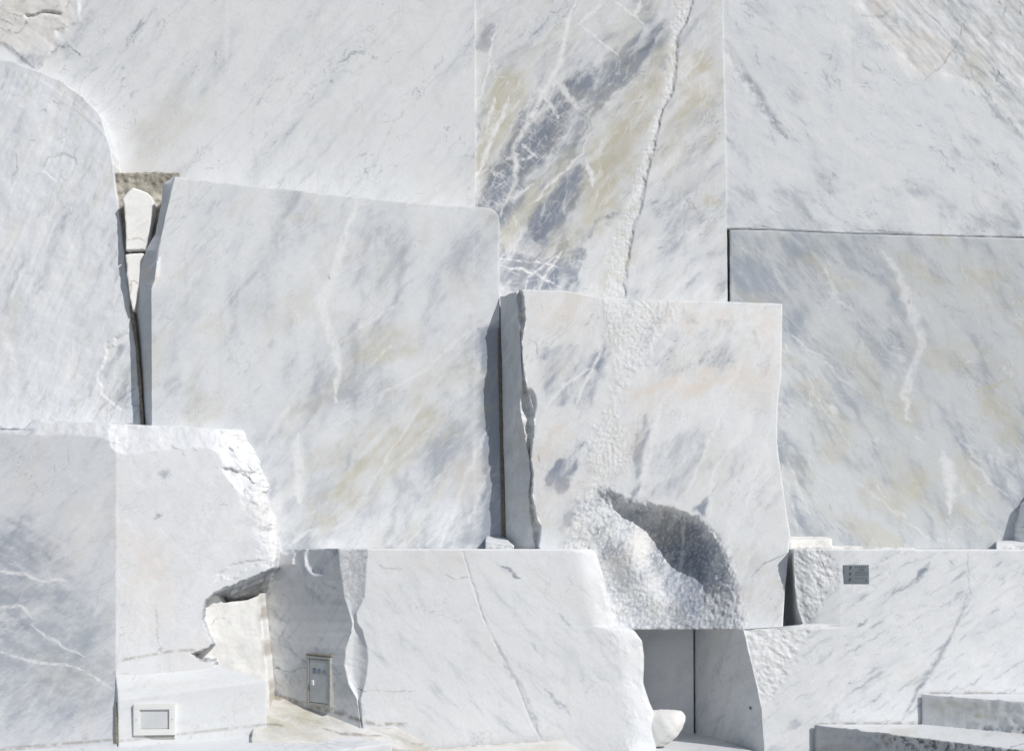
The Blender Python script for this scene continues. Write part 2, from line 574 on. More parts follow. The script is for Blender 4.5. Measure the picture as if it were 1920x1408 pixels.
def lattice(corners, dx=0.02, r=0.015, amp=0.004, sc=0.25, seed=0, chip=0.0, calm=1.0):
    """rounded, slightly irregular box spanned by 8 corners (bottom 4 then top 4, each front-left, front-right, back-right, back-left)"""
    c = np.asarray(corners, float)
    sx = max(np.linalg.norm(c[1] - c[0]), np.linalg.norm(c[5] - c[4]))
    sy = max(np.linalg.norm(c[3] - c[0]), np.linalg.norm(c[2] - c[1]))
    sz = max(np.linalg.norm(c[4] - c[0]), np.linalg.norm(c[6] - c[2]))
    S = np.array([sx, sy, sz])
    r = min(r, 0.45 * S.min())

    def ax(L):
        e = np.array([0, 0.3, 0.7, 1.0]) * r
        k = max(2, int((L - 2 * r) / dx) + 1)
        return np.unique(np.round(np.concatenate([e, np.linspace(r, L - r, k), L - e]), 6))
    A = [ax(s) for s in S]
    n = [len(a) for a in A]
    ids = {}
    vs, fs = [], []
    key_all, loc_all = [], []

    def face(axis, side):
        u, v = [i for i in range(3) if i != axis]
        iu, iv_ = np.meshgrid(np.arange(n[u]), np.arange(n[v]), indexing='ij')
        I = [None] * 3
        I[u] = iu; I[v] = iv_; I[axis] = np.full(iu.shape, 0 if side == 0 else n[axis] - 1)
        key = (I[0] * n[1] + I[1]) * n[2] + I[2]
        q = np.stack([key[:-1, :-1], key[1:, :-1], key[1:, 1:], key[:-1, 1:]], -1).reshape(-1, 4)
        flip = (side == 0) ^ (axis == 1)
        return q[:, ::-1] if flip else q
    F = np.concatenate([face(a, s) for a in range(3) for s in (0, 1)])
    uniq, inv = np.unique(F, return_inverse=True)
    F = inv.reshape(F.shape)
    i2 = uniq % n[2]; i1 = (uniq // n[2]) % n[1]; i0 = uniq // (n[1] * n[2])
    p = np.stack([A[0][i0], A[1][i1], A[2][i2]], -1)
    q = np.clip(p, r, S - r)
    d = p - q
    l = np.linalg.norm(d, axis=1, keepdims=True)
    nrm = d / np.maximum(l, 1e-9)
    p = q + nrm * r
    h = fbm(p[:, 0] / sc + p[:, 1] / sc * 0.8 + seed * 3.7, p[:, 2] / sc - p[:, 1] / sc * 0.7, 5, seed)
    if chip:
        f1, _, _ = worley(p[:, 0] / 0.09 + p[:, 1] / .12 + seed, p[:, 2] / 0.07 + p[:, 1] / .1, seed)
        h = h + chip * (f1 - 0.5)
    amp = amp * np.where(nrm[:, 1] < -0.4, 1.0, calm)
    p = p + nrm * (amp * h)[:, None]
    w = p / S
    a, b, e = w[:, 0:1], w[:, 1:2], w[:, 2:3]
    out = ((1 - a) * (1 - b) * (1 - e) * c[0] + a * (1 - b) * (1 - e) * c[1] + a * b * (1 - e) * c[2] + (1 - a) * b * (1 - e) * c[3]
           + (1 - a) * (1 - b) * e * c[4] + a * (1 - b) * e * c[5] + a * b * e * c[6] + (1 - a) * b * e * c[7])
    return out, F


def rock(name, label, cat, mat, corners, marks=None, group=None, kind=None, parent=None, **kw):
    V, F = lattice(corners, **kw)
    S = Stone(*PXY(V))
    if marks:
        marks(S)
    return link(name, V, F, mat, S, label, cat, group, kind, parent)


def wp(px, py, Y):
    return W(np.float64(px), np.float64(py), np.float64(Y))


def slab(top, h):
    """8 corners from four top points (px,py,Y): front-left, front-right, back-right, back-left; h = height or bottom z list"""
    t = np.array([wp(*p) for p in top])
    b = t.copy(); b[:, 2] -= h
    return np.concatenate([b, t])


def uvbox(o, u, v, n, u0, u1, v0, v1, n0, n1):
    o, u, v, n = map(np.asarray, (o, u, v, n))
    g = lambda a, b, c: o + u * a + v * b + n * c
    # front = +n
    return np.array([g(u0, v0, n1), g(u1, v0, n1), g(u1, v0, n0), g(u0, v0, n0), g(u0, v1, n1), g(u1, v1, n1), g(u1, v1, n0), g(u0, v1, n0)])


def empty(name, loc, label, cat, group=None):
    o = bpy.data.objects.new(name, None)
    o.location = tuple(loc); o.empty_display_size = 0.2
    COL.objects.link(o)
    o["label"] = label; o["category"] = cat
    if group:
        o["group"] = group
    return o


# ------------------------------------------------------------------ ground
gm, gnt, gb = new_mat("white_paving")
gtc = gnt.nodes.new("ShaderNodeTexCoord").outputs['Object']
gnt.links.new(mixrgb(gnt, noise(gnt, gtc, 0.8, 8, 0.65), (0.26, 0.26, 0.25), (0.38, 0.375, 0.36)), gb.inputs['Base Color'])
gb.inputs['Roughness'].default_value = 0.8
gx = np.array([-60, -30, -12, -6, 0, 6, 12, 30, 60.0]); gy = np.array([-80, -40, -20, -10, -4, 0, 2, 8, 30.0])
gv = np.array([(a, b, 0.0) for b in gy for a in gx])
gf = np.array([(j * 9 + i, j * 9 + i + 1, j * 9 + i + 10, j * 9 + i + 9) for j in range(8) for i in range(8)])
link("ground", gv, gf, gm, None, kind="structure", origin=(0, 0, 0))

# ------------------------------------------------------------------ marbles
M_soft = marble("marble_soft_streaks", ang=52, base=(0.785, 0.795, 0.80), fleck=0.20)
M_rake = marble("marble_raked_streaks", ang=63, base=(0.765, 0.78, 0.80), fleck=0.24, bump=0.35)
M_cloud = marble("marble_clouded", ang=48, base=(0.765, 0.778, 0.79), fleck=0.22, whair=0.35)
M_blue = marble("marble_blue_grey", ang=52, base=(0.745, 0.755, 0.765), fleck=0.22, grey=(0.265, 0.298, 0.36))
M_back = marble("marble_back_slope", ang=-50, base=(0.78, 0.795, 0.81), fleck=0.24, grey=(0.38, 0.42, 0.47))
M_east = marble("marble_grey_polished", ang=-48, base=(0.64, 0.66, 0.67), fleck=0.20, rough=0.5, whair=0.25)
M_core = marble("marble_core", ang=58, base=(0.785, 0.795, 0.80), fleck=0.25, grey=(0.30, 0.335, 0.40), bump=0.3)
M_low = marble("marble_low_streaks", ang=-52, base=(0.80, 0.81, 0.82), fleck=0.20)
M_slope = marble("marble_slope_streaks", ang=36, base=(0.80, 0.81, 0.82), fleck=0.30)
M_dull = marble("marble_dull_grey", ang=30, base=(0.765, 0.775, 0.79), fleck=0.25)
M_cream = marble("marble_cream", ang=40, base=(0.80, 0.785, 0.75), fleck=0.08)
M_chunk = marble("marble_bright_cream", ang=40, base=(0.86, 0.85, 0.82), fleck=0.05)
M_sawn = marble("marble_sawn", ang=60, base=(0.79, 0.795, 0.81), fleck=0.3, bump=0.3)
M_mortar = plain("mortar", (0.36, 0.32, 0.26), 0.9, var=0.45, scale=30, bump=0.6)
M_oldmortar = plain("dark_mortar", (0.20, 0.175, 0.145), 0.9, var=0.4, scale=30, bump=0.6)
M_conc = plain("concrete", (0.56, 0.52, 0.44), 0.9, scale=5, bump=0.9, col2=(0.25, 0.225, 0.185))
M_steel = plain("galvanised_steel", (0.56, 0.59, 0.61), 0.45, 0.1, var=0.15, scale=9)
M_steel2 = plain("steel_frame", (0.50, 0.50, 0.47), 0.5, 0.25, var=0.2, scale=25)
M_white = plain("white_enamel", (0.80, 0.80, 0.78), 0.35, var=0.04, scale=8)
M_pane = plain("frosted_pane", (0.64, 0.65, 0.66), 0.25, var=0.06, scale=6)
M_dark = plain("dark_gap", (0.05, 0.05, 0.05), 0.9)
M_ink = plain("black_ink", (0.03, 0.03, 0.035), 0.6)
M_blueink = plain("faded_blue_ink", (0.25, 0.30, 0.44), 0.7, var=0.6, scale=60)
M_plaque = plain("bronze_grey_plaque", (0.215, 0.25, 0.275), 0.42, 0.25, var=0.12, scale=6)


def chisel(x, y, mask, cell=9.0, amp=0.011, s=0):
    """pitted, point-chiselled relief"""
    u, v = rot(x + 5 * fbm(x / 22, y / 22, 3, s), y + 5 * fbm(x / 22 + 9, y / 22, 3, s), 58)
    f1, f2, idv = worley(u / (cell * 1.45), v / (cell * 0.72), s)
    return mask * (amp * (1.1 - 1.5 * f1) * (0.5 + idv) + 0.4 * amp * fbm(x / 8, y / 8, 3, s)), f1


# ================================================================= upper tier
# ---- large pale slab at the top left
def mk(S):
    S.cloud('grey', 52, 300, 50, -0.1, 0.7, 0.30, 1)
    S.cloud('grey', 52, 220, 18, 0.05, 0.7, 0.26, 2)
    S.hairs('dark', 52, 300, 42, 0.40, 3, 0.022, -0.05)
    S.hairs('grey', 50, 170, 30, 0.6, 4, 0.05, 0.0)
    S.cloud('pink', 60, 200, 110, 0.15, 0.7, 0.22, 5)
    S.cloud('ochre', 55, 130, 60, 0.25, 0.8, 0.18, 6)
    S.vein('dark', [(278, 20), (240, 88), (205, 128), (183, 160), (160, 190)], 0.8, 0.28, 4)
    S.vein('dark', [(195, 222), (240, 175), (280, 165), (310, 140)], 1.0, 0.23, 7)
    S.vein('dark', [(640, 95), (560, 130), (520, 150), (480, 182), (440, 225), (380, 280)], 1.2, 0.25, 6)
    S.vein('dark', [(760, 20), (700, 45), (640, 85), (600, 110)], 1.2, 0.23, 6)
    S.vein('dark', [(640, 130), (570, 180), (500, 235), (450, 280), (410, 340)], 0.9, 0.20, 6)
    S.vein('dark', [(880, 90), (800, 160), (740, 230), (690, 330)], 1.1, 0.25, 8)
    S.vein('white', [(428, 0), (425, 70), (424, 115)], 5, 0.6, 4)
    S.vein('grey', [(120, 100), (150, 60), (170, 20)], 14, 0.35, 10)
    S.area('pink', [(-260, -240), (150, -240), (130, 20), (95, 90), (60, 110), (0, 84), (-260, 60)], 0.4, 20, 22)
    S.area('ochre', [(-260, -240), (80, -240), (70, 20), (40, 60), (-260, 70)], 0.35, 24, 25, tex=0.8, ang=-30)
    S.area('grey', [(8, 84), (40, 96), (85, 98), (108, 78), (150, 100), (148, 108), (110, 112), (90, 118), (68, 134), (40, 122)], 0.6, 9, 12, tex=0.9)
    for v in ([(50, 33), (64, 26), (82, 21), (98, 25), (110, 24)], [(0, 78), (20, 86), (34, 104), (48, 116), (72, 130), (86, 122)],
              [(-10, 48), (20, 60), (38, 62)], [(0, 38), (16, 42), (28, 50)], [(96, 100), (112, 88), (116, 78)], [(150, 108), (148, 100)],
              [(104, 38), (106, 44)], [(112, 90), (128, 86), (150, 104)], [(36, 64), (52, 38)], [(14, 24), (36, 30), (44, 28)]):
        S.vein('dark', v, 1.2, 0.85, 4, 14)
    S.blob('ochre', 300, 250, 90, 50, 50, 0.30, 0.7, 3)
    S.add('brown', 0.35 * sm(0.05, 0.0, S.db) * sm(0.1, 0.5, fbm(S.x / 20, S.y / 20, 3, 4)))


def dsp(x, y, S):
    w = 12 * fbm(x / 40, y / 40, 4, 8)
    sd = polysd(x + w, y + w, [(-260, -240), (160, -240), (150, 30), (108, 62), (118, 90), (100, 98), (66, 130), (40, 110), (8, 84), (-260, 60)])
    in_ = sm(-5, 6, sd)
    r = -0.014 * in_ + in_ * 0.012 * fbm(x / 45, y / 30, 5, 9)
    d, _ = segdist(x + w * .5, y + w * .5, [(52, 33), (82, 21), (110, 26)])
    return r + 0.03 * sm(5, 0, d) + 0.012 * sm(-60, 40, x - 850) * 0


block("marble_block", "broad pale marble slab filling the top left, with a broken ochre patch in its corner", M_soft,
      [(-260, -240), (892, -240)], [(-260, 342), (200, 340), (260, 336), (330, 333), (346, 420), (892, 420)],
      [([(-240, -260), (420, -260)], [(-240, 1.45), (420, 1.40)]), ([(-240, 0), (420, 0)], [(-240, 1.45), (420, 1.40)]),
       ([(-240, 890), (0, 890), (420, 890.5)], [(-240, 1.46), (420, 1.40)])],
      mk, disp=dsp, edge=(.01, .01, .0, .02), rag=(0, 0, 0.4, 3.0), seed=1)


# ---- veined slab in the top middle
def mk(S):
    S.cloud('grey', 50, 150, 44, -0.3, 0.5, 0.34, 11); S.cloud('grey', 45, 40, 12, 0.0, 0.6, 0.22, 16); S.cloud('ochre', 50, 130, 44, -0.05, 0.5, 0.30, 17)
    S.hairs('white', 60, 120, 18, 0.5, 12, 0.10, -0.2)
    S.hairs('grey', 40, 60, 14, 0.5, 13, 0.10, 0.0)
    # bluish bodies
    blue = [[(1060, 150), (1040, 165), (1010, 195), (980, 220), (955, 260), (935, 300), (905, 345), (893, 375), (893, 395), (935, 400), (945, 415), (970, 365), (990, 330), (1020, 300), (1045, 275), (1050, 235), (1070, 210), (1100, 190), (1105, 155), (1090, 130)],
            [(1085, 310), (1050, 335), (1020, 370), (1000, 390), (985, 425), (990, 455), (1015, 460), (1030, 430), (1070, 400), (1090, 360), (1100, 325)],
            [(1220, 80), (1185, 105), (1160, 130), (1130, 165), (1125, 195), (1150, 190), (1180, 150), (1200, 110)],
            [(935, 470), (935, 548), (1060, 548), (1095, 500), (1100, 465), (1060, 450), (1040, 475), (985, 490)],
            [(893, 40), (893, 100), (925, 105), (945, 85), (940, 60), (910, 50)],
            [(1140, 400), (1100, 425), (1080, 450), (1095, 455), (1130, 420), (1165, 400), (1170, 390)],
            [(1055, 285), (1050, 300), (1075, 295), (1085, 270), (1080, 255)], [(1180, 0), (1225, 0), (1245, 40), (1225, 70), (1195, 45)],
            [(893, 190), (893, 300), (905, 260), (903, 210)]]
    S.area('grey', [(893, 380), (945, 260), (1000, 190), (1080, 130), (1180, 60), (1260, 20), (1255, 100), (1190, 180), (1130, 250), (1110, 330), (1060, 420), (1095, 480), (1060, 548), (935, 548), (935, 420)], 0.62, 40, 46, 70, 2, tex=0.7, ang=55)
    S.area('ochre', [(900, 130), (1000, 120), (1000, 200), (940, 330), (893, 390), (893, 200)], 0.42, 24, 26, 50, 18, tex=0.5)
    S.area('ochre', [(1090, 190), (1250, 70), (1240, 200), (1190, 330), (1150, 430), (1060, 500), (1060, 440), (1110, 330)], 0.40, 30, 34, 60, 19, tex=0.6, ang=52)
    S.area('ochre', [(1265, 80), (1354, 90), (1356, 260), (1250, 330), (1225, 300), (1260, 180)], 0.38, 26, 30, 50, 20, tex=0.8, ang=45)
    am = [1.0, 0.95, 0.75, 0.8, 0.5, 0.95, 0.8, 0.45, 0.6]
    for k, (p, a) in enumerate(zip(blue, am)):
        S.area('grey', p, a, 8, 20, 34, 3 + k, tex=0.6, ang=60)
    S.area('dark', blue[0], 0.25, 12, 16, 36, 3, tex=0.9, ang=62)
    S.area('dark', blue[1], 0.22, 10, 16, 36, 4, tex=0.9, ang=62)
    S.vein('dark', [(1235, 70), (1205, 92), (1180, 112), (1165, 130)], 6, 0.45, 8)
    S.vein('grey', [(1240, 60), (1200, 95), (1160, 140), (1120, 185), (1090, 220)], 14, 0.6, 14)
    S.area('grey', [(1110, 60), (1250, 40), (1255, 90), (1150, 150), (1080, 150), (1060, 110)], 0.35, 30, 30, tex=1.2, ang=30)
    # straw coloured bodies
    S.area('ochre', [(930, 140), (985, 135), (985, 170), (950, 240), (920, 290), (898, 350), (893, 330), (905, 260), (920, 190)], 0.75, 12, 16, 40, 6, tex=0.4)
    S.area('ochre', [(1062, 270), (1030, 310), (990, 345), (960, 400), (935, 430), (935, 470), (970, 465), (1000, 400), (1040, 360), (1075, 310), (1100, 280)], 0.6, 12, 16, 40, 8, tex=0.5)
    S.area('ochre', [(1255, 60), (1230, 130), (1190, 170), (1130, 250), (1110, 320), (1110, 400), (1150, 380), (1190, 300), (1215, 230), (1235, 190)], 0.75, 22, 26, 50, 9, tex=0.6, ang=52)
    S.area('ochre', [(1100, 260), (1160, 240), (1150, 330), (1120, 420), (1060, 480), (1040, 470), (1090, 400)], 0.5, 22, 26, 50, 13, tex=0.6, ang=52)
    S.area('grey', [(1250, 250), (1350, 200), (1355, 560), (1190, 560), (1210, 400)], 0.22, 30, 30, 60, 14, tex=0.8, ang=50)
    S.area('grey', [(1040, 215), (1100, 190), (1110, 240), (1060, 290), (1035, 275)], 0.45, 10, 18, 30, 15, tex=0.9, ang=55)
    S.area('ochre', [(1275, 95), (1310, 100), (1352, 120), (1354, 200), (1310, 215), (1260, 250), (1270, 170)], 0.8, 18, 26, 40, 10, tex=1.0, ang=40)
    S.area('ochre', [(1130, 480), (1190, 400), (1180, 520), (1160, 560), (1130, 545)], 0.3, 18, 18, 40, 10, tex=0.6)
    S.blob('ochre', 1335, 378, 17, 12, -20, 0.5, 0.3, 2)
    S.area('white', [(1285, 150), (1340, 135), (1350, 170), (1300, 185)], 0.5, 14, 18, 30, 12, tex=0.6)
    S.cloud('white', 50, 120, 30, 0.1, 0.6, 0.5, 15)
    for v, w in (([(1082, 0), (1064, 40), (1058, 85), (1048, 120), (1030, 155), (1012, 190), (998, 215), (985, 240), (972, 262), (962, 283), (968, 305), (967, 330), (958, 362), (942, 392), (936, 408)], 3.6),
                 ([(934, 45), (924, 75), (921, 100), (912, 140), (905, 175), (893, 190)], 2.0),
                 ([(1034, 195), (1010, 212), (990, 235)], 2.6), ([(1042, 140), (1030, 190), (1000, 225)], 2.0), ([(1040, 150), (1065, 180), (1083, 204)], 4.0),
                 ([(1020, 183), (1034, 200), (1048, 222)], 2.6), ([(980, 270), (1000, 290), (1010, 297)], 2.0),
                 ([(1150, 0), (1185, 28), (1207, 46)], 2.2), ([(1085, 45), (1125, 75), (1160, 105)], 2.0), ([(1000, 345), (965, 372), (945, 365)], 2.2),
                 ([(1100, 260), (1095, 285), (1060, 320), (1030, 345), (1010, 375), (990, 385)], 1.6), ([(1098, 300), (1110, 330), (1112, 350)], 2.4),
                 ([(935, 500), (970, 504), (1010, 515), (1050, 540)], 1.5), ([(1055, 470), (1030, 505), (1008, 545)], 2.2), ([(1044, 480), (990, 520), (985, 545)], 1.5),
                 ([(935, 484), (970, 490), (1005, 492), (1050, 500)], 1.2), ([(955, 180), (940, 225), (920, 260), (905, 310), (893, 335)], 2.6), ([(930, 185), (918, 215), (912, 250)], 1.8),
                 ([(1200, 0), (1190, 30)], 2.5), ([(1125, 10), (1090, 45)], 3), ([(1000, 290), (985, 300), (968, 300)], 2), ([(950, 300), (962, 290), (975, 292)], 2.5)):
        S.vein('white', v, w * (1.45 if w > 2.3 else 1.1), 1.0, 4, 22, 4, var=0.6)
    spine = [(1030, 150), (1000, 165), (962, 250), (935, 300), (900, 350), (895, 390), (935, 400), (955, 360), (965, 300), (985, 245), (1020, 185)]
    S.fur('white', spine, -35, 46, 26, 0.9, 0.75, 1, 14)
    S.fur('white', spine, 62, 40, 22, 0.8, 0.7, 2, 14)
    S.fur('white', [(965, 310), (1040, 275), (1050, 230), (1095, 190), (1090, 150), (1040, 160), (990, 240)], 60, 50, 26, 0.7, 0.55, 3, 20)
    S.fur('white', [(965, 310), (1040, 275), (1050, 230), (1095, 190), (1040, 160), (990, 240)], -38, 24, 24, 0.8, 0.5, 4, 14)
    S.fur('white', [(935, 470), (1090, 470), (1060, 548), (935, 548)], 20, 40, 45, 0.6, 0.5, 5, 45)
    S.fur('white', [(985, 455), (1000, 390), (1085, 315), (1098, 330), (1060, 410), (1020, 460)], 50, 34, 18, 0.7, 0.45, 6, 35)
    S.fur('white', [(893, 310), (930, 290), (935, 330), (900, 360)], 55, 18, 22, 0.9, 0.7, 7, 30)
    # chiselled groove is bruised white
    S.grv = groove_mask(S.x, S.y)
    S.mul('grey', 1 - 0.75 * S.grv); S.mul('ochre', 1 - 0.55 * S.grv); S.mul('dark', 1 - 0.9 * S.grv)
    S.add('white', 0.28 * S.grv * sm(-0.3, 0.3, fbm(S.x / 9, S.y / 9, 3, 3)))
    S.add('ochre', 0.35 * S.grv * sm(0.0, 0.4, fbm(S.x / 24, S.y / 24, 3, 5)))
    S.add('rough', S.grv)
    d, t = segdist(S.x, S.y, GRV_EDGE)
    S.add('dark', 0.4 * sm(1.8, 0.4, d) * sm(0.0, 0.2, fbm(S.x / 30, S.y / 30, 3, 6) + .25))  # edge shadow of the groove, painted as a thin dark line
    S.add('pink', 0.2 * sm(0.1, 0.5, fbm(S.x / 150, S.y / 150, 3, 8)))


GL = pl([(-240, 1268), (0, 1266), (30, 1262), (130, 1254), (170, 1244), (210, 1234), (280, 1212), (330, 1192), (390, 1176), (440, 1152), (480, 1140), (560, 1132), (620, 1130)])
GR = pl([(-240, 1312), (0, 1303), (40, 1288), (70, 1272), (150, 1267), (180, 1260), (205, 1242), (270, 1228), (330, 1213), (385, 1204), (440, 1186), (500, 1176), (560, 1172), (620, 1170)])
GRV_EDGE = [(1301, 0), (1288, 40), (1272, 70), (1267, 150), (1258, 185), (1243, 206), (1229, 270), (1214, 330), (1205, 385), (1190, 430), (1180, 480)]


def groove_mask(x, y):
    w = 10 * fbm(x / 18, y / 18, 4, 21)
    return sm(-4, 5, x - GL(y) + w) * sm(-1, 4, GR(y) - x + 0.6 * w)


def dsp(x, y, S):
    b, f1 = chisel(x, y, S.grv * sm(-0.4, 0.5, fbm(x / 20, y / 20, 3, 22)), 7.0, 0.0045, 5)
    b = b + 0.004 * S.grv * ridge(x / 8, y / 8, 3, 23)
    c = np.clip((x - GL(y)) / np.maximum(GR(y) - GL(y), 1), 0, 1)
    prof = S.grv * 0.006 + S.grv * 0.012 * c ** 1.5
    d = x - GR(y)
    return prof - b - 0.004 * sm(0, 4, d) * sm(90, 10, d)


block("marble_block", "tall middle slab with blue-grey patches, branching white veins and a rough chiselled groove", M_blue,
      [(880, -240), (1360, -240)], [(880, 640), (1366, 640)],
      [([(-240, 886), (640, 886)], [(-240, 1.475), (640, 1.43)]), ([(-240, 1353), (80, 1355), (200, 1358), (430, 1363), (640, 1365)], [(-240, 1.48), (640, 1.45)])],
      mk, disp=dsp, edge=(.0, .01, .0, .0), rag=(0, 0, 0.4, 0), dx=1.6, seed=2)


# ---- pale slab at the top right
def mk(S):
    S.cloud('grey', -48, 150, 40, -0.05, 0.7, 0.34, 21)
    S.cloud('grey', -35, 60, 16, 0.12, 0.6, 0.28, 22)
    S.hairs('grey', -45, 110, 22, 0.6, 23, 0.07, -0.1)
    S.add('grey', 0.42 * sm(250, 440, S.y) * sm(-0.25, 0.35, fbm(S.x / 120, S.y / 70, 4, 9)))
    S.cloud('white', -45, 110, 30, 0.05, 0.6, 0.45, 24)
    S.vein('grey', [(1354, 82), (1368, 108), (1390, 135), (1412, 165), (1435, 205), (1455, 235), (1476, 262)], 10, 0.6, 9)
    S.vein('dark', [(1356, 88), (1385, 132), (1404, 152), (1420, 185), (1470, 256)], 2.0, 0.2, 5)
    S.vein('grey', [(1362, 250), (1380, 280), (1410, 320)], 7, 0.35, 7)
    S.vein('grey', [(1780, 205), (1840, 290), (1880, 360), (1912, 440)], 9, 0.3, 14)
    S.vein('white', [(1600, 360), (1680, 340), (1720, 350)], 7, 0.6, 8)
    S.vein('white', [(1810, 250), (1850, 310), (1890, 375)], 6, 0.6, 9)
    och = [(1588, -240), (1588, 0), (1605, 40), (1645, 70), (1670, 105), (1700, 145), (1730, 152), (1755, 145), (1800, 155), (1830, 170), (1870, 220), (1925, 265), (2160, 420), (2160, -240)]
    S.area('ochre', och, 0.30, 14, 18, 40, 22, tex=0.9, ang=-45)
    S.area('pink', [(1650, 40), (1700, 60), (1780, 80), (1790, 100), (1730, 150), (1690, 130), (1655, 80)], 0.5, 16, 18, 40, 23, tex=0.5)
    S.area('pink', [(1625, 0), (1675, 0), (1672, 22), (1640, 30)], 0.5, 10, 10, 30, 23)
    S.area('grey', [(1720, -10), (1925, -10), (1925, 250), (1860, 200), (1800, 150), (1780, 90), (1740, 30)], 0.55, 26, 20, 40, 25, tex=0.9, ang=-45)
    S.area('ochre', [(1810, 90), (1850, 95), (1860, 150), (1830, 160), (1800, 120)], 0.45, 16, 16, 30, 26, tex=0.5)
    for v, w in (([(1614, 28), (1635, 34), (1655, 30), (1675, 14)], 2.4), ([(1720, 5), (1760, 45), (1800, 90), (1830, 150), (1870, 200), (1920, 258)], 2.6), ([(1840, 180), (1880, 225), (1920, 262)], 5)):
        S.vein('grey', v, w * 1.3, 0.42, 6)
        S.vein('dark', v, w * .5, 0.2, 5)
    for v in ([(1812, 38), (1803, 50), (1801, 72), (1789, 92), (1775, 110), (1766, 125), (1745, 140), (1730, 154)], [(1888, 0), (1884, 20), (1882, 36)],
              [(1872, 130), (1871, 148), (1868, 156)], [(1860, 60), (1850, 70)], [(1695, 80), (1697, 84)], [(1870, 0), (1876, 10)], [(1912, 12), (1914, 30)]):
        S.vein('dark', v, 1.3, 0.9, 3, 16)
    for k in range(9):
        o = 12 * k
        S.vein('white', [(1740 + o * 1.3, 10 + o * .4), (1820 + o, 95 + o * .5), (1890 + o * .8, 165 + o * .5)], 1.2, 0.55, 6, s=k)
    for v in ([(1364, 430), (1410, 428), (1425, 424), (1437, 425), (1452, 432)], [(1582, 433), (1610, 430), (1650, 434), (1728, 439)], [(1365, 432), (1385, 428)]):
        S.vein('dark', v, 1.3, 0.75, 2)
    S.blob('grey', 1640, 52, 40, 30, 0, 0.3, 0.8, 4)


def dsp(x, y, S):
    d, _ = segdist(x, y, [(1358, 84), (1392, 135), (1440, 215)])
    w = 8 * fbm(x / 30, y / 30, 4, 30)
    sd = polysd(x + w, y + w, [(1588, -240), (1588, 0), (1605, 40), (1645, 70), (1670, 105), (1700, 145), (1730, 152), (1800, 155), (1925, 265), (2160, 420), (2160, -240)])
    u, v = rot(x, y, -46)
    r = sm(0, 30, sd)
    return 0.006 * sm(14, 0, d) + r * (0.012 + 0.005 * fbm(u / 120, v / 14, 5, 31) + 0.007 * fbm(x / 40, y / 40, 4, 33))


block("marble_block", "pale slab filling the top right, with fine diagonal clouds and a cracked tan corner", M_back,
      [(1340, -240), (2160, -240)], [(1340, 429), (1440, 431), (1500, 434), (1600, 438), (1920, 446), (2160, 452)],
      [([(-240, 1346), (80, 1348), (200, 1351), (450, 1356.5)], [(-240, 1.50), (440, 1.475)]), ([(-240, 1924), (450, 1924)], [(-240, 1.40), (440, 1.28)]), ([(-240, 2160), (450, 2160)], [(-240, 1.33), (440, 1.20)])],
      mk, disp=dsp, edge=(.004, .01, .01, .012), rag=(0, 0, 0, 0.8), seed=3)


# ================================================================= middle tier
# ---- leaning boulder on the left
def mk(S):
    S.cloud('grey', 66, 300, 26, -0.05, 0.6, 0.28, 31)
    S.cloud('grey', 62, 220, 60, 0.0, 0.6, 0.20, 32)
    S.hairs('grey', 66, 150, 14, 0.4, 33, 0.12, -0.2)
    S.hairs('dark', 66, 120, 14, 0.16, 34, 0.05, 0.0)
    S.cloud('ochre', 66, 160, 40, 0.12, 0.6, 0.25, 35)
    S.cloud('white', 64, 200, 34, 0.1, 0.6, 0.5, 36)
    S.area('grey', [(0, 560), (60, 470), (40, 620), (0, 700)], 0.4, 20, 20, 30, 37, tex=0.9, ang=66)
    S.area('grey', [(200, 640), (255, 660), (255, 760), (170, 750), (150, 730)], 0.45, 12, 14, 30, 38, tex=0.7, ang=60)
    S.area('white', [(245, 615), (200, 650), (185, 700), (215, 660), (240, 640)], 0.8, 5, 8, 20, 38)
    S.area('ochre', [(140, 760), (175, 720), (160, 740)], 0.6, 10, 14, 20, 38)
    S.vein('white', [(15, 640), (25, 680), (32, 720), (30, 745)], 8, 0.8, 10, 12)
    for v in ([(100, 187), (112, 194)], [(75, 210), (85, 205), (90, 215)], [(182, 232), (192, 232)], [(55, 265), (66, 263)], [(218, 748), (222, 750), (240, 735)],
              [(240, 738), (252, 730), (257, 728)], [(0, 798), (10, 804)], [(30, 285), (33, 320), (24, 330)], [(80, 315), (90, 295), (120, 290)]):
        S.vein('dark', v, 1.2, 0.75, 3)
    S.vein('white', [(70, 283), (100, 272), (122, 262)], 2, 0.6, 4)
    S.add('dark', 0.4 * sm(0.012, 0.0, S.db) * sm(-0.1, 0.4, fbm(S.x / 30, S.y / 30, 3, 4)))


def dsp(x, y, S):
    u, v = rot(x, y, 66)
    r = 0.003 * ridge(u / 150, v / 13, 4, 41) + 0.012 * fbm(x / 90, y / 90, 4, 42)
    for k, (p, dpt) in enumerate(([[(80, 320), (95, 290), (140, 292), (138, 330), (110, 345)], 0.008], [[(185, 700), (200, 650), (250, 610), (262, 640), (262, 760), (230, 770), (190, 740)], 0.012],
                                  [[(0, 180), (90, 175), (150, 215), (200, 260), (230, 320), (190, 240), (140, 190), (60, 140)], -0.003])):
        w = 8 * fbm(x / 25, y / 25, 4, 43 + k)
        r = r + dpt * sm(-2, 3, polysd(x + w, y + w, p))
    return r


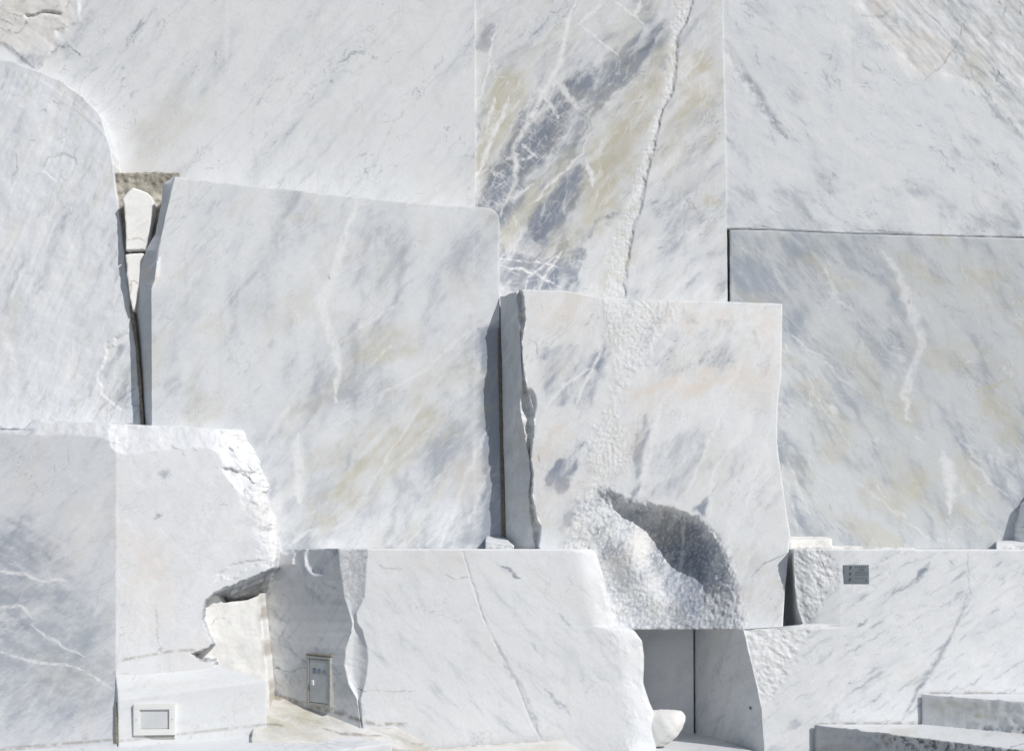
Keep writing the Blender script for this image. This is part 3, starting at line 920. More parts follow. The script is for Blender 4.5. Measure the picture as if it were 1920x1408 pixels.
block("marble_block", "tall leaning pale boulder at the left edge, its curved side beside a narrow gap", M_rake,
      [(-260, 50), (0, 111), (28, 117), (70, 133), (113, 151), (150, 178), (170, 196), (262, 300)], [(-260, 806), (45, 805), (75, 796), (270, 796)],
      [([(50, -260), (806, -260)], [(50, 1.24), (806, 0.80)]), ([(50, -2), (806, -2)], [(50, 1.26), (806, 0.83)]),
       ([(196, 178), (222, 191), (254, 200), (287, 210), (337, 215.5), (450, 230), (537, 240), (603, 249), (650, 257), (704, 259), (796, 263)], [(150, 1.24), (806, 0.90)])],
      mk, disp=dsp, edge=(.01, .004, .008, .015), rag=(0, 1.2, 1.0, 2.0), seed=4, undul=0.010)


# ---- large clouded block left of the middle
def mk(S):
    S.lf = sm(2, -2, S.x - pl([(332, 328), (400, 312), (470, 297), (525, 290), (540, 284), (1030, 285)])(S.y))
    S.cloud('grey', 70, 180, 100, -0.35, 0.6, 0.34, 41)
    S.add('grey', 0.24 * sm(560, 820, 0.75 * S.x + 0.35 * S.y) * sm(-0.5, 0.4, fbm(S.x / 110, S.y / 110, 6, 40)))
    S.cloud('grey', 84, 220, 34, 0.0, 0.7, 0.26, 42)
    S.cloud('grey', 52, 160, 20, 0.1, 0.7, 0.2, 43)
    S.cloud('ochre', 48, 130, 70, 0.0, 0.6, 0.34, 44)
    S.hairs('dark', 50, 120, 60, 0.18, 45, 0.02, 0.0)
    S.hairs('white', 48, 260, 40, 0.4, 46, 0.05, 0.0)
    S.area('ochre', [(690, 610), (790, 620), (780, 670), (700, 690), (660, 650)], 0.6, 24, 24, 40, 44, tex=0.5)
    S.area('ochre', [(680, 800), (800, 760), (860, 800), (760, 880), (690, 940), (590, 1010), (560, 990), (640, 900)], 0.7, 34, 34, 60, 45, tex=0.7)
    S.area('ochre', [(840, 500), (900, 490), (890, 560), (850, 560)], 0.35, 20, 20, 40, 46, tex=0.5)
    S.area('brown', [(850, 880), (900, 850), (915, 900), (880, 940), (850, 920)], 0.20, 26, 22, 40, 47, tex=0.8)
    S.area('pink', [(850, 870), (905, 840), (915, 900), (870, 935)], 0.5, 22, 22, 40, 47, tex=0.5)
    for p, a in (([(640, 420), (700, 400), (760, 430), (730, 520), (660, 560), (630, 500)], 0.4), ([(620, 700), (700, 690), (640, 780), (560, 860), (500, 880), (480, 860), (540, 800)], 0.55),
                 ([(800, 840), (870, 790), (880, 830), (830, 900), (780, 920)], 0.55), ([(860, 660), (930, 600), (930, 700), (870, 730)], 0.35), ([(300, 720), (380, 700), (420, 740), (330, 780)], 0.4),
                 ([(820, 430), (900, 420), (910, 520), (850, 540)], 0.35), ([(860, 940), (915, 930), (912, 1025), (850, 1028)], 0.5), ([(500, 420), (590, 400), (580, 480), (520, 500)], 0.25),
                 ([(700, 860), (760, 850), (760, 900), (690, 980), (640, 1020), (610, 1020)], 0.35), ([(520, 850), (560, 840), (540, 1000), (522, 1020)], 0.3)):
        S.area('grey', p, a * 0.7, 30, 34, 60, int(p[0][0]), tex=0.5, ang=60)
    S.vein('white', [(668, 380), (650, 430), (638, 475), (622, 530), (602, 565), (612, 610), (628, 650), (634, 690), (632, 725), (630, 755)], 8, 0.85, 7, 26)
    S.vein('white', [(560, 815), (556, 850), (562, 890), (560, 945)], 9, 0.8, 6, 24)
    S.vein('white', [(540, 760), (520, 800), (500, 830)], 6, 0.5, 6)
    for v, w in (([(890, 610), (800, 690), (720, 740), (690, 770)], 2.4), ([(800, 740), (770, 790), (730, 850), (690, 920), (650, 980)], 2.6), ([(915, 800), (890, 860), (860, 930), (840, 985), (825, 1026)], 4.0),
                 ([(905, 830), (870, 900), (820, 1000), (800, 1026)], 2.0), ([(760, 560), (700, 600), (640, 640)], 1.6), ([(740, 640), (690, 690)], 1.5), ([(915, 880), (880, 980)], 2.5), ([(590, 990), (540, 1024)], 3)):
        S.vein('white', v, w, 0.6, 6)
    S.vein('white', [(889, 410), (889, 700), (892, 1000)], 0.7, 0.3, 0.5)
    S.area('grey', [(900, 620), (950, 600), (950, 1028), (905, 1028)], 0.95, 12, 10, 30, 49, tex=0.3, ang=70)  # painted shade: grey strip deepening the central block's cast shadow
    S.vein('dark', [(616, 516), (617, 524)], 1.6, 0.9, 1)
    S.mul('grey', 1 - 0.5 * S.lf); S.add('grey', 0.25 * S.lf)
    S.mul('white', 1 - S.lf)
    S.blob('pink', 282, 515, 14, 24, 60, 0.5, 0.4, 3)
    S.add('grey', 0.35 * sm(960, 1030, S.y) * sm(-.3, .3, fbm(S.x / 90, S.y / 40, 4, 48)))


def dsp(x, y, S):
    d = polysd(x, y, [(300, 480), (296, 520), (284, 541), (268, 541), (276, 505)])
    return -0.03 * sm(-1, 4, d) + 0.0 * x


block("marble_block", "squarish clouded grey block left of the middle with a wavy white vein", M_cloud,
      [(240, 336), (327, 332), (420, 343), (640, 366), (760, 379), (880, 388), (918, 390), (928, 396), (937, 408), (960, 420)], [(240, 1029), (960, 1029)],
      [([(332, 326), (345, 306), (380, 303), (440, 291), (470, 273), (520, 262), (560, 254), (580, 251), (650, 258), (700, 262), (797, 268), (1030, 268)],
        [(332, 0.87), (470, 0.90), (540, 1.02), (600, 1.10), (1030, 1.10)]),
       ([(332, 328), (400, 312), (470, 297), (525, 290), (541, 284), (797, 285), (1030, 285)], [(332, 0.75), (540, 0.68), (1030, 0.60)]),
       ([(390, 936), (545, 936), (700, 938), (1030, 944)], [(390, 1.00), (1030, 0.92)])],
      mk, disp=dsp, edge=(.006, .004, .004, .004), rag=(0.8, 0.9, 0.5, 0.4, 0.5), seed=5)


# ---- grey polished block on the right
def mk(S):
    S.cloud('grey', -50, 240, 60, -0.30, 0.5, 0.42, 51)
    S.cloud('grey', -62, 130, 26, 0.0, 0.55, 0.34, 52)
    S.hairs('grey', -48, 140, 16, 0.4, 53, 0.08, -0.1)
    S.cloud('ochre', -30, 140, 80, -0.05, 0.5, 0.42, 54)
    S.hairs('white', -55, 200, 30, 0.5, 55, 0.05, 0.0)
    S.hairs('brown', -20, 60, 30, 0.25, 56, 0.02, 0.0)
    S.area('grey', [(1370, 432), (1560, 438), (1560, 560), (1480, 640), (1470, 575), (1370, 565)], 0.5, 30, 24, 60, 57, tex=0.6, ang=-60)
    for p, a in (([(1464, 820), (1490, 835), (1525, 880), (1525, 910), (1490, 900), (1466, 850)], 0.9), ([(1470, 650), (1560, 720), (1620, 830), (1700, 930), (1640, 920), (1560, 830), (1465, 730)], 0.5),
                 ([(1740, 720), (1800, 780), (1880, 880), (1920, 940), (1920, 1000), (1860, 920), (1790, 840)], 0.55), ([(1560, 450), (1620, 480), (1600, 560), (1640, 600), (1590, 580)], 0.3),
                 ([(1900, 790), (1920, 780), (1920, 900), (1890, 870)], 0.55), ([(1640, 480), (1680, 500), (1700, 600), (1660, 590)], 0.4), ([(1485, 930), (1560, 980), (1600, 1028), (1490, 1000)], 0.45),
                 ([(1640, 930), (1740, 980), (1780, 1028), (1690, 1028)], 0.4), ([(1640, 610), (1680, 630), (1660, 720), (1630, 680)], 0.3), ([(1480, 440), (1500, 560), (1540, 640), (1490, 620)], 0.3)):
        S.area('grey', p, a, 18, 22, 45, int(p[0][0]), tex=0.75, ang=-55)
    for p, a in (([(1780, 470), (1900, 490), (1920, 560), (1830, 580), (1770, 540)], 0.4), ([(1640, 860), (1740, 850), (1780, 900), (1840, 920), (1820, 1000), (1700, 980), (1620, 920)], 0.45),
                 ([(1540, 640), (1640, 660), (1640, 700), (1570, 690)], 0.4), ([(1860, 660), (1920, 690), (1920, 860), (1840, 800), (1820, 740)], 0.4), ([(1600, 740), (1660, 800), (1700, 860), (1650, 840)], 0.35)):
        S.area('ochre', p, a, 30, 26, 50, int(p[0][0]), tex=0.7, ang=-40)
    S.vein('white', [(1655, 470), (1680, 505), (1700, 555), (1715, 600), (1730, 640), (1722, 668), (1708, 700), (1696, 740), (1700, 780), (1708, 795)], 7, 0.62, 9, 22)
    S.vein('white', [(1763, 845), (1780, 880), (1784, 920), (1778, 960)], 9, 0.65, 8, 22)
    for v, w in (([(1475, 625), (1540, 670), (1575, 705), (1620, 745)], 2.6), ([(1500, 690), (1560, 790), (1600, 850)], 1.8), ([(1820, 860), (1850, 900), (1890, 930)], 4), ([(1790, 810), (1840, 870)], 3),
                 ([(1545, 500), (1570, 560), (1600, 590)], 4), ([(1466, 870), (1480, 940), (1500, 1010)], 2.5), ([(1480, 880), (1520, 960)], 2), ([(1600, 900), (1680, 960), (1760, 1025)], 3), ([(1890, 900), (1915, 925)], 4)):
        S.vein('white', v, w * 0.8, 0.45, 8)
    S.vein('dark', [(1704, 562), (1704, 570)], 1.2, 0.9, 1)
    S.vein('ochre', [(1830, 735), (1870, 720), (1905, 700)], 1.6, 0.9, 6)
    S.add('brown', 0.7 * sm(0.02, 0.0, S.db) * sm(-0.1, 0.3, fbm(S.x / 50, S.y / 50, 3, 4)))


block("marble_block", "grey polished block on the right with olive clouds and a white wavy vein", M_east,
      [(1300, 430), (1440, 432), (1500, 435), (1600, 439), (1920, 447), (2160, 453)], [(1300, 1031), (2160, 1031)],
      [([(430, 1369), (1031, 1370)], [(430, 1.44), (1031, 1.38)]), ([(430, 1924), (1031, 1924)], [(430, 1.25), (1031, 1.20)]), ([(430, 2160), (1031, 2160)], [(430, 1.17), (1031, 1.12)])],
      mk, edge=(.004, .004, .01, .004), rag=(0.5, 0.7, 0, 0.5), seed=6)

# ---- central block with the sawn flank, pink corner and the hollow carved into its foot
CF = pl([(540, 976), (560, 983), (600, 986), (640, 978), (690, 981), (740, 992), (775, 1003), (820, 1000), (850, 995), (890, 1000), (920, 998), (960, 1003), (985, 1014), (1027, 1011), (1185, 1011)])
CM = pl([(540, 969), (552, 969), (600, 972), (640, 976), (700, 978), (728, 979), (745, 976), (780, 977), (800, 982), (830, 986), (855, 992), (890, 994), (930, 991), (960, 993), (1000, 999), (1027, 1003), (1185, 1003)])
HOLLOW = Relief([(1060, 900, 0), (1100, 850, 0), (1180, 890, 0), (1260, 920, 0), (1330, 940, 0), (1380, 1000, 0), (1420, 1080, 0), (1440, 1160, 0), (1440, 1250, 0), (1050, 1000, 0), (1060, 1100, .05),
                 (1130, 920, .03), (1170, 955, .14), (1110, 1000, .05), (1140, 1050, .12), (1150, 1110, .20), (1140, 1180, .12), (1180, 1010, .08), (1205, 1060, .10), (1215, 1110, .14), (1210, 1170, .16), (1180, 1080, .10),
                 (1220, 985, .26), (1265, 1000, .38), (1310, 1010, .38), (1350, 1045, .22), (1250, 1060, .33), (1300, 1066, .31), (1345, 1095, .18), (1290, 1130, .16), (1335, 1170, .08), (1260, 1180, .10), (1340, 1135, .12),
                 (1376, 1120, .10), (1388, 1170, .05), (1230, 1205, .08), (1300, 1210, .06), (1350, 1220, .05)], 42.0)
RIM = [(1118, 905), (1150, 924), (1185, 944), (1250, 953), (1305, 972), (1345, 1003), (1372, 1050), (1388, 1110), (1397, 1150), (1400, 1260), (1090, 1260), (1085, 1100), (1055, 1040), (1072, 960)]


def c_masks(x, y):
    w = 9 * fbm(x / 22, y / 22, 4, 61)
    hol = sm(-8, 10, polysd(x + w, y + w, RIM))
    band = np.zeros(x.shape)
    for p, s in (([(1128, 560), (1290, 562), (1262, 600), (1235, 620), (1205, 690), (1180, 700), (1165, 745), (1148, 760), (1150, 700), (1140, 620)], 10), ([(1150, 755), (1165, 800), (1185, 850), (1160, 890), (1120, 890), (1095, 870), (1105, 820), (1130, 790)], 12),
                 ([(1080, 930), (1120, 895), (1170, 920), (1180, 960), (1130, 1080), (1090, 1060), (1078, 1000)], 14)):
        band = np.maximum(band, sm(-s, s, polysd(x + 1.6 * w, y + 1.6 * w, p)))
    u = np.maximum(hol, band * 0.8)
    return hol, band, u


def mk(S):
    x, y = S.x, S.y
    S.hol, S.band, S.ch = c_masks(x, y)
    S.flank = sm(1.5, -1.5, x - CM(y))
    S.brk = sm(-1.5, 1.5, x - CM(y)) * sm(1.5, -1.5, x - CF(y))
    S.cloud('grey', 60, 150, 40, 0.0, 0.7, 0.30, 61)
    S.hairs('grey', 55, 60, 14, 0.45, 62, 0.09, -0.1)
    S.cloud('pink', 30, 160, 90, 0.02, 0.6, 0.34, 63)
    for p, a in (([(1010, 660), (1100, 640), (1140, 670), (1110, 760), (1050, 770), (1010, 720)], 0.42), ([(1130, 640), (1143, 660), (1142, 690), (1122, 705), (1112, 690), (1118, 660)], 0.9), ([(1190, 640), (1260, 560), (1275, 640), (1240, 690), (1190, 700)], 0.38),
                 ([(1015, 880), (1060, 850), (1095, 830), (1085, 880), (1040, 930)], 0.8), ([(1185, 820), (1220, 770), (1225, 850), (1200, 930), (1180, 930)], 0.55), ([(1240, 820), (1320, 800), (1330, 880), (1280, 940), (1230, 930)], 0.35),
                 ([(1330, 850), (1400, 830), (1400, 900), (1330, 930)], 0.3), ([(1300, 960), (1318, 935), (1330, 930), (1322, 972)], 0.75), ([(1318, 940), (1350, 905), (1340, 925)], 0.7), ([(1310, 620), (1400, 640), (1370, 690), (1310, 695)], 0.35),
                 ([(1050, 960), (1085, 930), (1080, 1020), (1040, 1028)], 0.4), ([(1235, 650), (1290, 690), (1230, 720)], 0.3), ([(1060, 940), (1110, 915), (1085, 950)], 0.4)):
        S.area('grey', p, min(1, a * 1.35), 10, 20, 40, int(p[0][0] + p[0][1]), tex=0.6, ang=58)
    S.fur('white', [(1115, 650), (1143, 650), (1142, 700), (1115, 705)], 60, 16, 20, 0.8, 0.6, 11, 30)
    for p, a in (([(1190, 590), (1280, 575), (1465, 580), (1455, 740), (1390, 740), (1440, 660), (1420, 610), (1340, 600), (1300, 640)], 0.5), ([(1165, 730), (1260, 705), (1390, 690), (1440, 700), (1300, 740), (1260, 755), (1180, 750)], 0.7),
                 ([(1020, 790), (1080, 770), (1060, 830), (1010, 870), (1005, 820)], 0.5), ([(1000, 560), (1120, 560), (1130, 640), (1020, 640)], 0.28), ([(1430, 960), (1475, 930), (1478, 990), (1450, 1010)], 0.35), ([(1330, 590), (1360, 600), (1350, 650), (1330, 650)], 0.5)):
        S.area('pink', p, min(1, a * 1.25), 22, 24, 40, int(p[0][0]), tex=0.5, ang=30)
    S.add('ochre', 0.25 * sm(0.0, 0.5, fbm(x / 80, y / 80, 4, 65)))
    S.add('grey', 0.42 * S.hol * (0.7 + 0.5 * fbm(x / 40, y / 40, 4, 83)) + 0.22 * S.band * sm(-.2, .4, fbm(x / 40, y / 40, 4, 84)))
    S.area('brown', [(1340, 600), (1372, 598), (1378, 620), (1360, 655), (1330, 665), (1325, 640)], 0.34, 10, 16, 20, 66, tex=1.3, ang=70)
    S.area('brown', [(1278, 588), (1310, 592), (1316, 612), (1290, 602)], 0.34, 8, 12, 16, 67, tex=1.3, ang=50)
    S.area('brown', [(1405, 612), (1415, 615), (1425, 640), (1420, 670)], 0.34, 6, 10, 16, 68, tex=1.2, ang=70)
    S.cloud('white', 60, 120, 30, 0.05, 0.5, 0.5, 69)
    for v, w in (([(1373, 725), (1362, 755), (1340, 812), (1320, 850), (1300, 898), (1288, 930), (1283, 960)], 2.4), ([(1445, 795), (1430, 860), (1412, 900), (1395, 960), (1362, 1015)], 2.0), ([(1350, 860), (1335, 900), (1330, 960), (1325, 1000)], 3.2),
                 ([(1130, 655), (1112, 690), (1095, 720), (1080, 760)], 3), ([(1240, 760), (1215, 850), (1200, 930)], 7), ([(1020, 770), (1060, 720), (1105, 690)], 3), ([(1285, 960), (1278, 1040), (1270, 1110)], 3), ([(1330, 1060), (1328, 1120), (1325, 1178)], 1.6), ([(1320, 1100), (1314, 1178)], 1.2)):
        S.vein('white', v, w, 0.9, 5)
    # the hollow is cut into the blue heart of the stone
    S.area('grey', [(1215, 985), (1300, 985), (1345, 1020), (1352, 1100), (1330, 1178), (1265, 1178), (1245, 1100), (1230, 1040)], 0.95, 20, 26, 50, 71, tex=0.4, ang=75)
    S.area('grey', [(1150, 930), (1260, 955), (1330, 990), (1260, 1010), (1190, 975)], 0.55, 16, 16, 40, 72, tex=0.5)
    S.area('grey', [(1335, 1010), (1395, 1100), (1395, 1178), (1345, 1178)], 0.45, 14, 16, 40, 73, tex=0.5)
    S.area('grey', [(1135, 1120), (1215, 1130), (1215, 1178), (1150, 1178)], 0.35, 14, 16, 40, 73, tex=0.5)
    S.area('ochre', [(1185, 980), (1210, 1030), (1200, 1070), (1180, 1020)], 0.4, 14, 16, 30, 74, tex=0.6)
    u_, v_ = rot(x + 5 * fbm(x / 22, y / 22, 3, 75), y + 5 * fbm(x / 22 + 9, y / 22, 3, 75), 58)
    f1, f2, idv = worley(u_ / (7.5 * 1.45), v_ / (7.5 * 0.72), 75)
    spot = sm(0.42, 0.16, f1) * (0.35 + 0.65 * idv)
    S.add('white', S.ch * (0.9 * spot) + S.band * 0.15 * (1 - S.hol))
    blue = sm(-24, 20, polysd(x + 14 * fbm(x / 30, y / 30, 4, 85), y, [(1225, 1060), (1300, 1050), (1400, 1080), (1400, 1185), (1270, 1185), (1240, 1120)]))
    S.mul('white', 1 - 0.45 * blue)
    S.mul('grey', 1 - 0.2 * S.band * (1 - S.hol)); S.add('rough', S.ch)
    for v in ([(1480, 1036), (1455, 1045), (1430, 1058), (1408, 1082)], [(1002, 640), (1006, 645), (1007, 664)], [(990, 637), (1000, 641)], [(1010, 850), (1012, 868)], [(1112, 590), (1103, 605), (1095, 610)],
              [(1180, 562), (1210, 560), (1240, 562)], [(1150, 925), (1142, 912)], [(1144, 930), (1160, 945)]):
        S.vein('dark', v, 1.2, 0.8, 2)
    S.mul('pink', 1 - S.flank); S.mul('brown', 1 - S.flank); S.mul('grey', 1 - 0.6 * S.flank); S.add('grey', 0.30 * S.flank)
    S.add('ochre', S.flank * 0.25 * sm(0.1, 0.6, fbm(x / 10, y / 120, 4, 76)))
    S.add('brown', 0.5 * sm(0.03, 0.0, S.db) * S.hol * 0.5)
    S.add('lichen', 0.25 * S.brk)


def dsp(x, y, S):
    b, f1 = chisel(x, y, np.maximum(S.hol, 0.42 * S.band), 7.5, 0.0085, 75)
    b = b + 0.004 * S.ch * ridge(x / 9, y / 9, 3, 82)
    r = HOLLOW(x, y) * sm(-8, np.interp(x + 0.35 * (y - 1000), [1290, 1370], [22, 85]), polysd(x + 5 * fbm(x / 14, y / 14, 3, 78), y + 5 * fbm(x / 14 + 9, y / 14, 3, 79), RIM)) * 1.05
    # break surfaces along the left arris: scooped facets
    t = np.clip((x - CM(y)) / np.maximum(CF(y) - CM(y), 1.0), 0, 1)
    r = r + S.brk * (0.05 * fbm(x / 18, y / 26, 4, 77) + 0.06 * np.sin(np.pi * t))
    d1 = np.hypot((x - 990) / 16, (y - 757) / 30)
    r = r + 0.05 * sm(1.1, 0.5, d1)
    # chipped top-left corner
    return r - b


block("marble_block", "central block with a sawn left flank and a rough hollow carved in its foot", M_core,
      [(930, 556), (945, 556), (955, 551), (966, 549), (974, 543), (1060, 545.5), (1130, 559), (1230, 562), (1365, 566), (1490, 570.5)], [(930, 1180), (1490, 1180)],
      [([(540, 938), (640, 939), (1000, 944), (1030, 948), (1180, 955)], [(540, 0.96), (1180, 0.94)]),
       ([(a, float(CM(a))) for a in (540, 552, 600, 640, 700, 728, 745, 780, 800, 830, 855, 890, 930, 960, 1000, 1027, 1180)], [(540, 0.66), (1180, 0.50)]),
       ([(a, float(CF(a))) for a in (540, 560, 600, 640, 690, 740, 775, 820, 850, 890, 920, 960, 985, 1027, 1180)], [(540, 0.58), (1180, 0.42)]),
       ([(540, 1467), (570, 1467), (700, 1465), (760, 1458), (830, 1457), (870, 1462), (960, 1475), (1005, 1482), (1030, 1479), (1100, 1472), (1170, 1468), (1180, 1468)], [(560, 0.72), (1180, 0.13)])],
      mk, disp=dsp, edge=(.0, .004, .004, .008), rag=(0.3, 0.9, 0.8, 0.8, 1.6), dx=1.7, seed=7, thick=(0.5, 0.8, 0.75, 0.45))


# ================================================================= lower tier
# ---- corner block at the lower left
def mk(S):
    x, y = S.x, S.y
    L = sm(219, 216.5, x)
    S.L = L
    S.cloud('grey', 30, 160, 60, 0.0, 0.6, 0.16, 81)
    S.cloud('grey', 52, 120, 20, 0.1, 0.7, 0.22, 82)
    S.hairs('dark', 52, 40, 16, 0.4, 83, 0.03, 0.25)
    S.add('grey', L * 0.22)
    S.area('grey', [(-260, 1090), (60, 1080), (160, 1120), (205, 1200), (212, 1330), (120, 1360), (-260, 1330)], 0.28, 50, 40, 80, 79, tex=0.5, ang=0)
    S.area('grey', [(-260, 960), (0, 970), (50, 960), (110, 1010), (150, 1080), (200, 1140), (218, 1200), (218, 1300), (170, 1330), (60, 1290), (-260, 1280)], 0.34, 40, 34, 70, 84, tex=0.6, ang=-30)
    S.area('grey', [(-260, 975), (0, 985), (40, 975), (85, 1015), (110, 1060), (40, 1090), (-260, 1060)], 0.5, 22, 24, 50, 85, tex=0.8, ang=-30)
    S.area('grey', [(-260, 1095), (0, 1100), (70, 1105), (130, 1115), (60, 1130), (-260, 1128)], 0.4, 12, 14, 50, 86, tex=0.6, ang=0)
    S.area('grey', [(-10, 1300), (120, 1330), (215, 1380), (215, 1400), (-10, 1410)], 0.25, 30, 30, 50, 87, tex=0.6)
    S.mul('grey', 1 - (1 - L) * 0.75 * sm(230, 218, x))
    S.area('ochre', [(60, 1230), (200, 1240), (200, 1300), (80, 1310)], 0.3, 30, 20, 50, 88, tex=0.5)
    S.cloud('white', 60, 140, 60, 0.1, 0.6, 0.35 , 88)
    for v, w in (([(-10, 1071), (30, 1073), (60, 1082), (86, 1089)], 3.0), ([(86, 1089), (105, 1086), (125, 1090)], 2.5), ([(-10, 1218), (25, 1230), (60, 1238), (100, 1244), (125, 1246), (160, 1258)], 2.6),
                 ([(60, 1170), (90, 1195), (120, 1212), (150, 1226), (160, 1230)], 2.0), ([(165, 1262), (195, 1280), (215, 1295)], 1.8), ([(-10, 1140), (40, 1135), (60, 1160)], 3)):
        S.vein('white', v, w, 0.85, 4)
    # right hand face
    S.cloud('pink', 70, 200, 80, 0.0, 0.6, 0.30, 89)
    S.area('pink', [(230, 1010), (330, 1040), (350, 1120), (300, 1200), (225, 1210)], 0.30, 40, 30, 60, 90)
    for v in ([(318, 835), (330, 840), (340, 846), (346, 854)], [(362, 838), (370, 843)], [(418, 880), (440, 884), (455, 888), (466, 895), (476, 908)], [(432, 908), (436, 912)], [(412, 945), (418, 944), (426, 948)],
              [(292, 968), (304, 963)], [(456, 890), (470, 900)], [(438, 1084), (447, 1082)], [(400, 873), (408, 880)], [(440, 866), (452, 880), (470, 886)], [(292, 1225), (305, 1212), (300, 1222)],
              [(292, 1130), (296, 1170), (292, 1190), (300, 1210)]):
        S.vein('dark', v, 1.2, 0.65, 4, 10)
    S.blob('grey', 310, 888, 12, 9, 0, 0.55, 0.8, 4); S.blob('grey', 298, 968, 10, 5, 30, 0.5, 0.8, 4)
    S.add('brown', (1 - L) * 0.5 * sm(5, 0, np.abs(y - np.interp(x, [218, 300, 330, 400], [1241, 1226, 1221, 1219]) + 2)) * sm(-0.6, 0.3, fbm(x / 14, y / 14, 4, 91)))
    S.add('brown', L * 0.5 * sm(5, 0, np.abs(y - np.interp(x, [-260, 0, 218], [1420, 1403, 1386]))) * sm(-0.7, 0.3, fbm(x / 14, y / 14, 4, 92)))
    for v in ([(102, 1020 - 150), (103, 900)], [(128, 840), (129, 870)]):
        S.vein('brown', v, 0.8, 0.3, 1)
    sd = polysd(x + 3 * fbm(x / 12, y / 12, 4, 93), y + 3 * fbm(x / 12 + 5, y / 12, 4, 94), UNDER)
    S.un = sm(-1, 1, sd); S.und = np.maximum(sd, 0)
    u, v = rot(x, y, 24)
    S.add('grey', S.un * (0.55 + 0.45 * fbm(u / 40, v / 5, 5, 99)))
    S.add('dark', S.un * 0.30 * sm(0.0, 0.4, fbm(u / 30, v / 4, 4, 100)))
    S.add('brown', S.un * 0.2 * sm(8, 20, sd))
    for v_ in ([(440, 1094), (432, 1108), (430, 1118)], [(460, 1086), (450, 1104), (445, 1112)], [(500, 1072), (495, 1090), (480, 1106)]):
        S.vein('dark', v_, 2.0, 0.9, 2)


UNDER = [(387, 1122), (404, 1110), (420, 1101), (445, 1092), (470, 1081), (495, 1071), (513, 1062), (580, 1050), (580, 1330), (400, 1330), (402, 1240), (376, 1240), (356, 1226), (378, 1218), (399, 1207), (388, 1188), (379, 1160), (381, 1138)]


JT = pl([(-260, 814), (48, 814), (110, 816), (180, 818), (205, 826), (216, 846), (240, 852), (280, 846), (330, 842), (380, 838), (420, 852), (446, 880), (470, 905), (486, 950), (498, 1000), (508, 1062)])


def dsp(x, y, S):
    w = 7 * fbm(x / 26, y / 26, 4, 95)
    e = JT(x + w) - y + 0.6 * w
    # broken top: falls back above the worked faces
    r = np.clip(e, 0, 400) * 0.0026 * sm(-250, 60, x) * (1 + 0.09 * fbm(x / 34, y / 34, 4, 96))
    rr = sm(-10, 50, x - np.interp(y, [800, 860, 900, 950, 1000, 1060, 1130], [405, 415, 440, 470, 484, 498, 505]) + 2 * w)
    q1, q2, qi = worley((x + 2 * w) / 46, (y + w) / 38, 97)
    r = r + rr * (0.045 + 0.032 * qi + 0.02 * q1) * sm(1100, 1040, y)
    r = r + 0.002 * sm(-0.1, 0.4, fbm(x / 50, y / 50, 4, 98)) * (1 - S.L)
    r = r + np.minimum(S.und * np.where(y > 1150, 0.035, np.interp(x, [405, 430], [0.035, 0.0125])), 0.55)
    for p, dp in (([(262, 1068 - 60), (300, 1030), (300, 1060), (270, 1050)], 0.0), ([(415, 876), (458, 884), (476, 905), (460, 930), (440, 912)], 0.035), ([(395, 1095), (430, 1060), (470, 1050), (500, 1050), (440, 1080)], 0.012)):
        r = r + dp * sm(-2, 4, polysd(x + w, y + w, p))
    return r


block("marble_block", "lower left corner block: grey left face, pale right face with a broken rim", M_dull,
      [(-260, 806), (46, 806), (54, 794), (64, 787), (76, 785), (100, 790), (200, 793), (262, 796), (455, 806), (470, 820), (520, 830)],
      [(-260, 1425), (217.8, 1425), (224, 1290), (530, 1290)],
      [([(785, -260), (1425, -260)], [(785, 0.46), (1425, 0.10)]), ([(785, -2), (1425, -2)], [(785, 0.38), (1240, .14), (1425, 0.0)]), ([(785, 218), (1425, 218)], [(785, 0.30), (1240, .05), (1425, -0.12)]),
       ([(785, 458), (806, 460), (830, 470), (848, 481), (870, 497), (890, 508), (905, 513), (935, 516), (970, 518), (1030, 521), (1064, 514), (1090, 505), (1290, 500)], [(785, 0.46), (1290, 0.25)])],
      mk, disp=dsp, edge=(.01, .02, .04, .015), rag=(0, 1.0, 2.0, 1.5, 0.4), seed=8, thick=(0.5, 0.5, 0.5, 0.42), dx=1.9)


# ---- cream stone under the overhang
def mk(S):
    S.cloud('grey', 55, 90, 30, 0.0, 0.6, 0.3, 101)
    S.mul('grey', sm(500, 400, S.x))
    S.add('brown', 0.6 * sm(0.05, 0.0, S.dr) * sm(-0.3, 0.3, fbm(S.x / 12, S.y / 40, 4, 102)))
    for v in ([(396, 1171), (402, 1160), (410, 1155), (420, 1158)], [(388, 1125), (398, 1117), (408, 1114), (416, 1131)], [(378, 1150), (380, 1175), (392, 1195)]):
        S.vein('dark', v, 1.2, 0.7, 3)


def dsp(x, y, S):
    return 0.01 * fbm(x / 40, y / 40, 4, 104)


block("marble_block", "cream stone standing back under the dark overhang, right of the sloping bench", M_chunk,
      [(345, 1110), (385, 1112), (408, 1113), (417, 1130), (460, 1126), (482, 1117), (492, 1108), (500, 1100)], [(345, 1330), (500, 1330)],
      [([(1090, 350), (1330, 350)], [(1090, 0.40), (1330, 0.38)]), ([(1090, 486), (1118, 487), (1200, 496), (1280, 505), (1330, 507)], [(1090, 0.50), (1330, 0.44)])],
      mk, disp=dsp, edge=(.01, .01, .02, .01), rag=(0.5, 1.2, 1.0, 0.5), seed=9, thick=(.4, .4, .4, .4))

